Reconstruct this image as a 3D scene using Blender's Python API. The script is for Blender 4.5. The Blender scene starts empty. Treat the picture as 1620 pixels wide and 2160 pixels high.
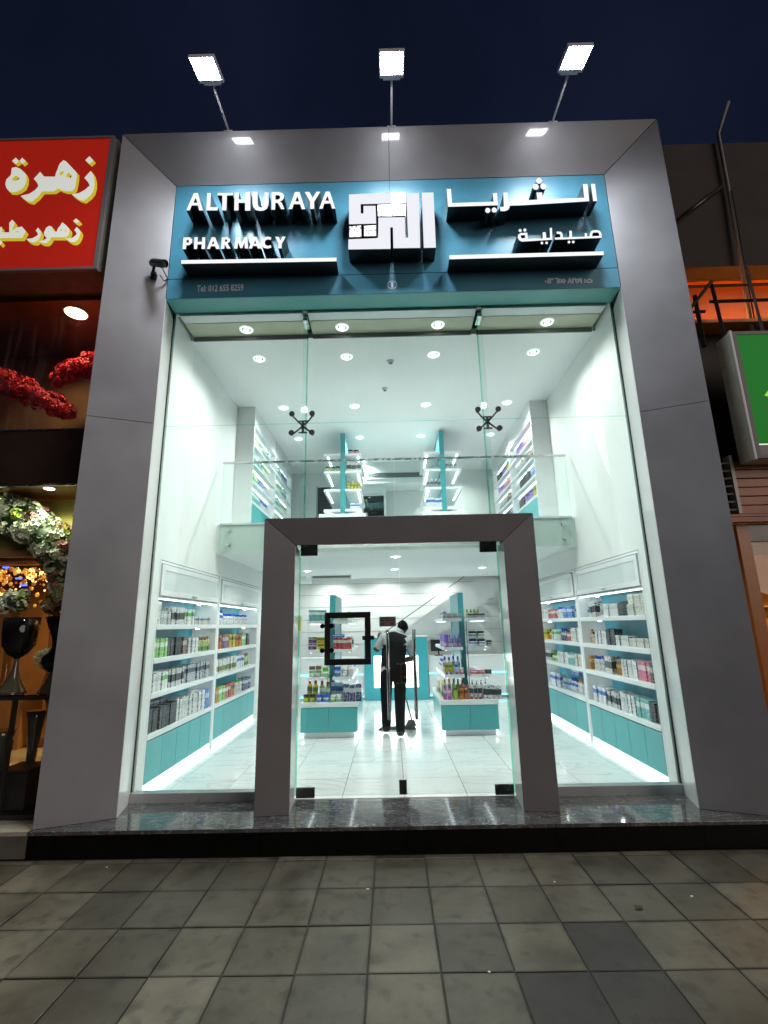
import bpy, bmesh, math, random
from mathutils import Vector, Matrix
from mathutils.geometry import tessellate_polygon
random.seed(7)
scene = bpy.context.scene
COL = scene.collection
R = math.radians

# ------------------------------------------------------------------ camera, sky, exposure
CAM = Vector((-0.1, -5.0952, 1.6))
def _cam():
    pi, ya, ro = R(13.137), R(-0.5148), R(-1.1325)
    fw = Vector((math.sin(ya)*math.cos(pi), math.cos(ya)*math.cos(pi), math.sin(pi)))
    r = Vector((math.cos(ya), -math.sin(ya), 0)); u = r.cross(fw)
    r2 = math.cos(ro)*r + math.sin(ro)*u; u2 = -math.sin(ro)*r + math.cos(ro)*u
    cd = bpy.data.cameras.new('camera'); co = bpy.data.objects.new('camera', cd); COL.objects.link(co)
    cd.sensor_fit = 'VERTICAL'; cd.sensor_height = 36.0; cd.lens = 1020.15/2160*36
    cd.clip_start = 0.05; cd.clip_end = 500
    m = Matrix((r2, u2, -fw)).transposed().to_4x4(); m.translation = CAM
    co.matrix_world = m
    scene.camera = co
_cam()

world = bpy.data.worlds.new('World'); scene.world = world; world.use_nodes = True
_n = world.node_tree.nodes; _l = world.node_tree.links
_bg = _n['Background']
_sky = _n.new('ShaderNodeTexSky'); _sky.sky_type = 'NISHITA'; _sky.sun_disc = False
_sky.sun_elevation = R(-8.0); _sky.sun_rotation = R(160); _sky.air_density = 1.0; _sky.dust_density = 0.3; _sky.ozone_density = 3.0
_mx = _n.new('ShaderNodeMix'); _mx.data_type = 'RGBA'; _mx.blend_type = 'ADD'; _mx.inputs[0].default_value = 1.0
_nz = _n.new('ShaderNodeTexNoise'); _nz.inputs['Scale'].default_value = 2.2; _nz.inputs['Detail'].default_value = 5
_cr = _n.new('ShaderNodeValToRGB')
_cr.color_ramp.elements[0].position = 0.3; _cr.color_ramp.elements[0].color = (0.022, 0.034, 0.10, 1)
_cr.color_ramp.elements[1].position = 0.75; _cr.color_ramp.elements[1].color = (0.066, 0.092, 0.24, 1)
_l.new(_nz.outputs['Fac'], _cr.inputs['Fac'])
_l.new(_sky.outputs['Color'], _mx.inputs[6]); _l.new(_cr.outputs['Color'], _mx.inputs[7])
_l.new(_mx.outputs[2], _bg.inputs['Color'])
_bg.inputs['Strength'].default_value = 0.115

# faint warm glow of the street behind the photographer
_sd = bpy.data.lights.new('street_glow', 'SUN'); _sd.energy = 1.0; _sd.angle = R(40); _sd.color = (1.0, 0.86, 0.77)
_so = bpy.data.objects.new('street_glow', _sd); COL.objects.link(_so)
_so.rotation_euler = Vector((-0.70, 0.68, -0.36)).to_track_quat('-Z', 'Y').to_euler()

vs = scene.view_settings
scene.display_settings.display_device = 'sRGB'
vs.view_transform = 'Standard'; vs.look = 'None'; vs.exposure = 0.0; vs.gamma = 1.0; vs.use_curve_mapping = False
cy = scene.cycles
cy.use_denoising = True; cy.max_bounces = 8; cy.diffuse_bounces = 4; cy.glossy_bounces = 4
cy.transmission_bounces = 6; cy.transparent_max_bounces = 24; cy.caustics_reflective = False; cy.caustics_refractive = False
cy.sample_clamp_indirect = 6.0; cy.sample_clamp_direct = 0.0; cy.use_light_tree = True

# ------------------------------------------------------------------ materials
MATS = {}
def _new(name):
    m = bpy.data.materials.new(name); m.use_nodes = True
    return m, m.node_tree.nodes, m.node_tree.links, m.node_tree.nodes['Principled BSDF']

def mat(name, col, rough=0.5, metal=0.0, var=0.0, scale=8.0, bump=0.0, bscale=60.0, spec=0.5, coat=0.0, emit=None, estr=0.0, rvar=0.0, tint=None):
    """Principled surface; var mixes in large-scale colour drift, rvar smudges the gloss, bump adds fine relief."""
    if name in MATS: return MATS[name]
    m, n, l, b = _new(name)
    b.inputs['Base Color'].default_value = (*col, 1); b.inputs['Roughness'].default_value = rough
    b.inputs['Metallic'].default_value = metal; b.inputs['Specular IOR Level'].default_value = spec
    b.inputs['Coat Weight'].default_value = coat
    if emit: b.inputs['Emission Color'].default_value = (*emit, 1); b.inputs['Emission Strength'].default_value = estr
    if var or rvar or bump:
        tc = n.new('ShaderNodeTexCoord')
    if var or rvar:
        nz = n.new('ShaderNodeTexNoise'); nz.inputs['Scale'].default_value = scale; nz.inputs['Detail'].default_value = 6; nz.inputs['Roughness'].default_value = 0.62
        l.new(tc.outputs['Object'], nz.inputs['Vector'])
    if var:
        cr = n.new('ShaderNodeValToRGB'); cr.color_ramp.elements[0].position = 0.28; cr.color_ramp.elements[1].position = 0.74
        t2 = tint or col
        cr.color_ramp.elements[0].color = (*[max(0, c*(1-var)) for c in t2], 1); cr.color_ramp.elements[1].color = (*[min(1, c*(1+var)) for c in col], 1)
        l.new(nz.outputs['Fac'], cr.inputs['Fac']); l.new(cr.outputs['Color'], b.inputs['Base Color'])
    if rvar:
        mr = n.new('ShaderNodeMapRange'); mr.inputs['To Min'].default_value = max(0.02, rough-rvar); mr.inputs['To Max'].default_value = min(1, rough+rvar)
        mr.inputs['From Min'].default_value = 0.3; mr.inputs['From Max'].default_value = 0.7
        l.new(nz.outputs['Fac'], mr.inputs['Value']); l.new(mr.outputs['Result'], b.inputs['Roughness'])
    if bump:
        nb = n.new('ShaderNodeTexNoise'); nb.inputs['Scale'].default_value = bscale; nb.inputs['Detail'].default_value = 4
        l.new(tc.outputs['Object'], nb.inputs['Vector'])
        bp = n.new('ShaderNodeBump'); bp.inputs['Strength'].default_value = bump; bp.inputs['Distance'].default_value = 0.01
        l.new(nb.outputs['Fac'], bp.inputs['Height']); l.new(bp.outputs['Normal'], b.inputs['Normal'])
    MATS[name] = m
    return m

def emis(name, col, strength):
    if name in MATS: return MATS[name]
    m = bpy.data.materials.new(name); m.use_nodes = True
    n = m.node_tree.nodes; l = m.node_tree.links; n.clear()
    o = n.new('ShaderNodeOutputMaterial'); e = n.new('ShaderNodeEmission')
    e.inputs['Color'].default_value = (*col, 1); e.inputs['Strength'].default_value = strength
    l.new(e.outputs[0], o.inputs['Surface']); MATS[name] = m
    return m

def glass(name, tint, refl=1.0, rough=0.0, dirt=0.0):
    """Thin pane: tinted see-through with a Fresnel mirror on top, a little dust where asked."""
    if name in MATS: return MATS[name]
    m = bpy.data.materials.new(name); m.use_nodes = True
    n = m.node_tree.nodes; l = m.node_tree.links; n.clear()
    o = n.new('ShaderNodeOutputMaterial'); t = n.new('ShaderNodeBsdfTransparent'); g = n.new('ShaderNodeBsdfGlossy')
    t.inputs['Color'].default_value = (*tint, 1); g.inputs['Roughness'].default_value = rough
    f = n.new('ShaderNodeLayerWeight'); f.inputs['Blend'].default_value = 0.5
    pw = n.new('ShaderNodeMath'); pw.operation = 'POWER'; pw.inputs[1].default_value = 5.0; l.new(f.outputs['Facing'], pw.inputs[0])
    mm = n.new('ShaderNodeMath'); mm.operation = 'MULTIPLY_ADD'; mm.inputs[1].default_value = 0.9*refl; mm.inputs[2].default_value = 0.038*refl; mm.use_clamp = True
    mx = n.new('ShaderNodeMixShader'); l.new(pw.outputs[0], mm.inputs[0]); l.new(mm.outputs[0], mx.inputs[0])
    l.new(t.outputs[0], mx.inputs[1]); l.new(g.outputs[0], mx.inputs[2])
    out = mx
    if dirt:
        tc = n.new('ShaderNodeTexCoord'); nz = n.new('ShaderNodeTexNoise'); nz.inputs['Scale'].default_value = 3; nz.inputs['Detail'].default_value = 8
        mp = n.new('ShaderNodeMapping'); mp.inputs['Scale'].default_value = (5, 1, 0.6)
        l.new(tc.outputs['Object'], mp.inputs['Vector']); l.new(mp.outputs[0], nz.inputs['Vector'])
        cr = n.new('ShaderNodeMapRange'); cr.inputs['From Min'].default_value = 0.5; cr.inputs['From Max'].default_value = 0.85; cr.inputs['To Max'].default_value = dirt
        l.new(nz.outputs['Fac'], cr.inputs['Value'])
        d = n.new('ShaderNodeBsdfDiffuse'); d.inputs['Color'].default_value = (0.6, 0.6, 0.58, 1)
        m2 = n.new('ShaderNodeMixShader'); l.new(cr.outputs[0], m2.inputs[0]); l.new(mx.outputs[0], m2.inputs[1]); l.new(d.outputs[0], m2.inputs[2])
        out = m2
    l.new(out.outputs[0], o.inputs['Surface']); MATS[name] = m
    return m

def stone(name, base, dark, vein, rough, vscale=2.0, spec=0.5, vamt=0.5, rvar=0.06, bump=0.0):
    """Veined stone / tile."""
    if name in MATS: return MATS[name]
    m, n, l, b = _new(name)
    tc = n.new('ShaderNodeTexCoord'); oi = n.new('ShaderNodeObjectInfo')
    add = n.new('ShaderNodeVectorMath'); add.operation = 'ADD'
    sc = n.new('ShaderNodeVectorMath'); sc.operation = 'SCALE'; sc.inputs['Scale'].default_value = 1.0
    cx = n.new('ShaderNodeCombineXYZ'); k = n.new('ShaderNodeMath'); k.operation = 'MULTIPLY'; k.inputs[1].default_value = 37.0
    l.new(oi.outputs['Random'], k.inputs[0]); l.new(k.outputs[0], cx.inputs[0]); l.new(k.outputs[0], cx.inputs[1])
    l.new(tc.outputs['Object'], add.inputs[0]); l.new(cx.outputs[0], add.inputs[1])
    n1 = n.new('ShaderNodeTexNoise'); n1.inputs['Scale'].default_value = vscale*2; n1.inputs['Detail'].default_value = 8; n1.inputs['Roughness'].default_value = 0.65
    l.new(add.outputs[0], n1.inputs['Vector'])
    c1 = n.new('ShaderNodeValToRGB'); c1.color_ramp.elements[0].color = (*dark, 1); c1.color_ramp.elements[1].color = (*base, 1)
    c1.color_ramp.elements[0].position = 0.3; c1.color_ramp.elements[1].position = 0.68
    l.new(n1.outputs['Fac'], c1.inputs['Fac'])
    n2 = n.new('ShaderNodeTexNoise'); n2.inputs['Scale'].default_value = vscale; n2.inputs['Detail'].default_value = 5; n2.inputs['Distortion'].default_value = 1.2
    mp = n.new('ShaderNodeMapping'); mp.inputs['Rotation'].default_value = (0, 0, 0.7); mp.inputs['Scale'].default_value = (1, 3.2, 1)
    l.new(add.outputs[0], mp.inputs['Vector']); l.new(mp.outputs[0], n2.inputs['Vector'])
    ab = n.new('ShaderNodeMath'); ab.operation = 'SUBTRACT'; ab.inputs[1].default_value = 0.5
    ab2 = n.new('ShaderNodeMath'); ab2.operation = 'ABSOLUTE'; l.new(n2.outputs['Fac'], ab.inputs[0]); l.new(ab.outputs[0], ab2.inputs[0])
    vr = n.new('ShaderNodeMapRange'); vr.inputs['From Min'].default_value = 0.0; vr.inputs['From Max'].default_value = 0.022; vr.inputs['To Min'].default_value = vamt; vr.inputs['To Max'].default_value = 0
    l.new(ab2.outputs[0], vr.inputs['Value'])
    mx = n.new('ShaderNodeMix'); mx.data_type = 'RGBA'; l.new(vr.outputs[0], mx.inputs[0]); l.new(c1.outputs[0], mx.inputs[6]); mx.inputs[7].default_value = (*vein, 1)
    l.new(mx.outputs[2], b.inputs['Base Color'])
    rr = n.new('ShaderNodeMapRange'); rr.inputs['To Min'].default_value = max(.02, rough-rvar); rr.inputs['To Max'].default_value = rough+rvar
    l.new(n1.outputs['Fac'], rr.inputs['Value']); l.new(rr.outputs[0], b.inputs['Roughness'])
    b.inputs['Specular IOR Level'].default_value = spec
    if bump:
        bp = n.new('ShaderNodeBump'); bp.inputs['Strength'].default_value = bump; bp.inputs['Distance'].default_value = 0.01
        l.new(n1.outputs['Fac'], bp.inputs['Height']); l.new(bp.outputs['Normal'], b.inputs['Normal'])
    MATS[name] = m
    return m

def paving(name, a, bcol, stain, rough=0.75):
    """Concrete slab: blotchy, stained, per-slab drift through the object's random value."""
    if name in MATS: return MATS[name]
    m, n, l, b = _new(name)
    tc = n.new('ShaderNodeTexCoord'); ge = n.new('ShaderNodeNewGeometry'); oi = n.new('ShaderNodeObjectInfo')
    n1 = n.new('ShaderNodeTexNoise'); n1.inputs['Scale'].default_value = 2.4; n1.inputs['Detail'].default_value = 9; n1.inputs['Roughness'].default_value = 0.62
    n2 = n.new('ShaderNodeTexNoise'); n2.inputs['Scale'].default_value = 9.0; n2.inputs['Detail'].default_value = 6
    n3 = n.new('ShaderNodeTexNoise'); n3.inputs['Scale'].default_value = 160.0; n3.inputs['Detail'].default_value = 3
    for x in (n1, n2, n3): l.new(ge.outputs['Position'], x.inputs['Vector'])
    c1 = n.new('ShaderNodeValToRGB'); c1.color_ramp.elements[0].color = (*a, 1); c1.color_ramp.elements[1].color = (*bcol, 1)
    c1.color_ramp.elements[0].position = 0.32; c1.color_ramp.elements[1].position = 0.68
    l.new(n1.outputs['Fac'], c1.inputs['Fac'])
    st = n.new('ShaderNodeMapRange'); st.inputs['From Min'].default_value = 0.54; st.inputs['From Max'].default_value = 0.70; st.inputs['To Max'].default_value = 0.55
    l.new(n2.outputs['Fac'], st.inputs['Value'])
    mx = n.new('ShaderNodeMix'); mx.data_type = 'RGBA'; l.new(st.outputs[0], mx.inputs[0]); l.new(c1.outputs[0], mx.inputs[6]); mx.inputs[7].default_value = (*stain, 1)
    hv = n.new('ShaderNodeHueSaturation'); vr = n.new('ShaderNodeMapRange'); vr.inputs['To Min'].default_value = 0.70; vr.inputs['To Max'].default_value = 1.28
    l.new(oi.outputs['Random'], vr.inputs['Value']); l.new(vr.outputs[0], hv.inputs['Value']); l.new(mx.outputs[2], hv.inputs['Color'])
    # grime gathered along the slab's own edges
    sx = n.new('ShaderNodeSeparateXYZ'); l.new(tc.outputs['Generated'], sx.inputs[0])
    def edge(sock):
        s = n.new('ShaderNodeMath'); s.operation = 'SUBTRACT'; s.inputs[1].default_value = 0.5; l.new(sock, s.inputs[0])
        q = n.new('ShaderNodeMath'); q.operation = 'ABSOLUTE'; l.new(s.outputs[0], q.inputs[0]); return q
    e1, e2 = edge(sx.outputs[0]), edge(sx.outputs[1])
    mxx = n.new('ShaderNodeMath'); mxx.operation = 'MAXIMUM'; l.new(e1.outputs[0], mxx.inputs[0]); l.new(e2.outputs[0], mxx.inputs[1])
    ad = n.new('ShaderNodeMath'); ad.operation = 'MULTIPLY_ADD'; ad.inputs[1].default_value = 0.12; l.new(n2.outputs['Fac'], ad.inputs[0]); l.new(mxx.outputs[0], ad.inputs[2])
    er = n.new('ShaderNodeMapRange'); er.inputs['From Min'].default_value = 0.5; er.inputs['From Max'].default_value = 0.58; er.inputs['To Max'].default_value = 0.5
    l.new(ad.outputs[0], er.inputs['Value'])
    m3 = n.new('ShaderNodeMix'); m3.data_type = 'RGBA'; l.new(er.outputs[0], m3.inputs[0]); l.new(hv.outputs[0], m3.inputs[6]); m3.inputs[7].default_value = (0.03, 0.028, 0.024, 1)
    l.new(m3.outputs[2], b.inputs['Base Color'])
    rr = n.new('ShaderNodeMapRange'); rr.inputs['To Min'].default_value = rough-0.22; rr.inputs['To Max'].default_value = rough+0.15
    l.new(n1.outputs['Fac'], rr.inputs['Value']); l.new(rr.outputs[0], b.inputs['Roughness'])
    b.inputs['Specular IOR Level'].default_value = 0.28
    bp = n.new('ShaderNodeBump'); bp.inputs['Strength'].default_value = 0.35; bp.inputs['Distance'].default_value = 0.004
    l.new(n3.outputs['Fac'], bp.inputs['Height']); l.new(bp.outputs['Normal'], b.inputs['Normal'])
    MATS[name] = m
    return m

def product(name, base, accent, ink=(0.05, 0.05, 0.06), z0=0.55, z1=0.8, rough=0.35, dens=0.5):
    """Printed packaging: a colour band, lines of illegible print, per-item drift."""
    key = 'print_' + name
    if key in MATS: return MATS[key]
    m, n, l, b = _new(key)
    tc = n.new('ShaderNodeTexCoord'); sx = n.new('ShaderNodeSeparateXYZ'); l.new(tc.outputs['Generated'], sx.inputs[0])
    oi = n.new('ShaderNodeObjectInfo')
    cr = n.new('ShaderNodeValToRGB'); cr.color_ramp.interpolation = 'CONSTANT'
    e = cr.color_ramp.elements
    e[0].position = 0; e[0].color = (*base, 1); e[1].position = z0; e[1].color = (*accent, 1)
    e2 = e.new(z1); e2.color = (*base, 1)
    l.new(sx.outputs[2], cr.inputs['Fac'])
    ad = n.new('ShaderNodeVectorMath'); ad.operation = 'ADD'; cx = n.new('ShaderNodeCombineXYZ')
    l.new(oi.outputs['Random'], cx.inputs[2]); l.new(tc.outputs['Generated'], ad.inputs[0]); l.new(cx.outputs[0], ad.inputs[1])
    mp = n.new('ShaderNodeMapping'); mp.inputs['Scale'].default_value = (4, 4, 13); l.new(ad.outputs[0], mp.inputs['Vector'])
    nz = n.new('ShaderNodeTexNoise'); nz.inputs['Scale'].default_value = 1.0; nz.inputs['Detail'].default_value = 2; l.new(mp.outputs[0], nz.inputs['Vector'])
    tr = n.new('ShaderNodeMapRange'); tr.inputs['From Min'].default_value = 0.58-0.06*dens; tr.inputs['From Max'].default_value = 0.62-0.03*dens; tr.inputs['To Max'].default_value = 0.85
    l.new(nz.outputs['Fac'], tr.inputs['Value'])
    mx = n.new('ShaderNodeMix'); mx.data_type = 'RGBA'; l.new(tr.outputs[0], mx.inputs[0]); l.new(cr.outputs[0], mx.inputs[6]); mx.inputs[7].default_value = (*ink, 1)
    hv = n.new('ShaderNodeHueSaturation'); vr = n.new('ShaderNodeMapRange'); vr.inputs['To Min'].default_value = 0.85; vr.inputs['To Max'].default_value = 1.1
    l.new(oi.outputs['Random'], vr.inputs['Value']); l.new(vr.outputs[0], hv.inputs['Value']); l.new(mx.outputs[2], hv.inputs['Color'])
    l.new(hv.outputs[0], b.inputs['Base Color']); b.inputs['Roughness'].default_value = rough
    MATS[key] = m
    return m

# ------------------------------------------------------------------ mesh building
class MB:
    def __init__(s): s.v = []; s.f = []; s.mi = []; s.sm = []
    def add(s, vs, fs, mi=0, sm=False):
        o = len(s.v); s.v += [tuple(p) for p in vs]
        for f in fs: s.f.append([o+i for i in f]); s.mi.append(mi); s.sm.append(sm)
        return s
    def box(s, x0, x1, y0, y1, z0, z1, mi=0, side=None):
        v = [(x0,y0,z0),(x1,y0,z0),(x1,y1,z0),(x0,y1,z0),(x0,y0,z1),(x1,y0,z1),(x1,y1,z1),(x0,y1,z1)]
        o = len(s.v); s.v += v
        for i, f in enumerate([(0,3,2,1),(4,5,6,7),(0,1,5,4),(1,2,6,5),(2,3,7,6),(3,0,4,7)]):
            s.f.append([o+k for k in f]); s.mi.append(mi if side is None or i in (2,4) else side); s.sm.append(False)
        return s
    def hexa(s, b, t, mi=0):
        """8-corner solid: four bottom points, four top points."""
        return s.add(list(b)+list(t), [(0,3,2,1),(4,5,6,7),(0,1,5,4),(1,2,6,5),(2,3,7,6),(3,0,4,7)], mi)
    def prism(s, loops, y0, y1, front=0, side=1, back=None, ax='y'):
        """Loops of (x,z); first is the outline, others holes; extruded from y0 (front) to y1."""
        vec = [[Vector((p[0], p[1], 0)) for p in lp] for lp in loops]
        tris = tessellate_polygon(vec)
        flat = [p for lp in loops for p in lp]
        P = (lambda p, y: (p[0], y, p[1])) if ax == 'y' else (lambda p, y: (y, p[0], p[1]))
        o = len(s.v); n = len(flat)
        s.v += [P(p, y0) for p in flat] + [P(p, y1) for p in flat]
        for t in tris:
            a, b2, c = (flat[i] for i in t)
            ar = (b2[0]-a[0])*(c[1]-a[1])-(b2[1]-a[1])*(c[0]-a[0])
            q = list(t) if ar > 0 else list(t)[::-1]
            s.f.append([o+i for i in q]); s.mi.append(front); s.sm.append(False)
            if back is not None: s.f.append([o+n+i for i in q[::-1]]); s.mi.append(back); s.sm.append(False)
        k = 0
        for lp in loops:
            for i in range(len(lp)):
                j = (i+1) % len(lp)
                s.f.append([o+k+i, o+k+j, o+n+k+j, o+n+k+i]); s.mi.append(side); s.sm.append(False)
            k += len(lp)
        return s
    def tube(s, pts, r, n=8, mi=0, cap=True, sm=True):
        pts = [Vector(p) for p in pts]; rs = r if isinstance(r, (list, tuple)) else [r]*len(pts)
        o = len(s.v); up = None
        for i, p in enumerate(pts):
            d = (pts[min(i+1, len(pts)-1)]-pts[max(i-1, 0)]).normalized()
            if up is None: up = Vector((0,0,1)) if abs(d.z) < 0.9 else Vector((1,0,0))
            a = d.cross(up).normalized(); b = a.cross(d).normalized(); up = b
            for k in range(n):
                t = 2*math.pi*k/n; s.v.append(tuple(p+rs[i]*(math.cos(t)*a+math.sin(t)*b)))
        for i in range(len(pts)-1):
            for k in range(n):
                s.f.append([o+i*n+k, o+i*n+(k+1)%n, o+(i+1)*n+(k+1)%n, o+(i+1)*n+k]); s.mi.append(mi); s.sm.append(sm)
        if cap:
            s.f.append([o+k for k in range(n)][::-1]); s.mi.append(mi); s.sm.append(False)
            s.f.append([o+(len(pts)-1)*n+k for k in range(n)]); s.mi.append(mi); s.sm.append(False)
        return s
    def lathe(s, prof, c=(0,0,0), n=12, mi=0, sm=True, mis=None):
        """prof: list of (radius, z)."""
        o = len(s.v)
        for r, z in prof:
            for k in range(n):
                t = 2*math.pi*(k+.5)/n; s.v.append((c[0]+r*math.cos(t), c[1]+r*math.sin(t), c[2]+z))
        for i in range(len(prof)-1):
            for k in range(n):
                s.f.append([o+i*n+k, o+i*n+(k+1)%n, o+(i+1)*n+(k+1)%n, o+(i+1)*n+k]); s.mi.append(mis[i] if mis else mi); s.sm.append(sm)
        s.f.append([o+k for k in range(n)][::-1]); s.mi.append(mis[0] if mis else mi); s.sm.append(False)
        s.f.append([o+(len(prof)-1)*n+k for k in range(n)]); s.mi.append(mis[-1] if mis else mi); s.sm.append(False)
        return s
    def mesh(s, name, mats):
        me = bpy.data.meshes.new(name); me.from_pydata(s.v, [], s.f); 
        for m in mats: me.materials.append(m)
        me.polygons.foreach_set('material_index', s.mi); me.polygons.foreach_set('use_smooth', s.sm)
        me.update(); return me

def tag(o, label=None, cat=None, group=None, kind=None):
    if label: o['label'] = label
    if cat: o['category'] = cat
    if group: o['group'] = group
    if kind: o['kind'] = kind
    return o
def link(name, data, parent=None, loc=None):
    o = bpy.data.objects.new(name, data); COL.objects.link(o)
    if loc is not None: o.location = loc
    if parent is not None:
        o.parent = parent
        if loc is None: o.matrix_parent_inverse = WM(parent).inverted()
    return o
def WM(o):
    m = Matrix.LocRotScale(o.location, o.rotation_euler, o.scale)
    if o.parent is not None: m = WM(o.parent) @ o.matrix_parent_inverse @ m
    return m
def obj(name, mb, mats, parent=None, loc=None, **k):
    """One mesh object. World coordinates unless loc is given (then local to the parent)."""
    if not isinstance(mats, (list, tuple)): mats = [mats]
    me = mb if isinstance(mb, bpy.types.Mesh) else mb.mesh(name, mats)
    o = link(name, me, parent, loc); tag(o, **k); return o
def thing(name, label, cat, loc=(0,0,0), group=None, rotz=0.0):
    o = bpy.data.objects.new(name, None); COL.objects.link(o); o.location = loc; o.rotation_euler = (0,0,rotz); o.empty_display_size = 0.1
    return tag(o, label, cat, group)
def dup(src, loc, label=None, group=None, rotz=None):
    c = src.copy(); COL.objects.link(c); c.location = loc
    if rotz is not None: c.rotation_euler = (0,0,rotz)
    if label: c['label'] = label
    if group: c['group'] = group
    for ch in list(src.children):
        d = ch.copy(); COL.objects.link(d); d.parent = c
        for g2 in list(ch.children):
            e = g2.copy(); COL.objects.link(e); e.parent = d
    return c
def bev(o, w=0.004, seg=2):
    m = o.modifiers.new('bevel', 'BEVEL'); m.width = w; m.segments = seg; m.limit_method = 'ANGLE'; m.angle_limit = R(40); return o
def B(*a, **k): return MB().box(*a, **k)

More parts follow.
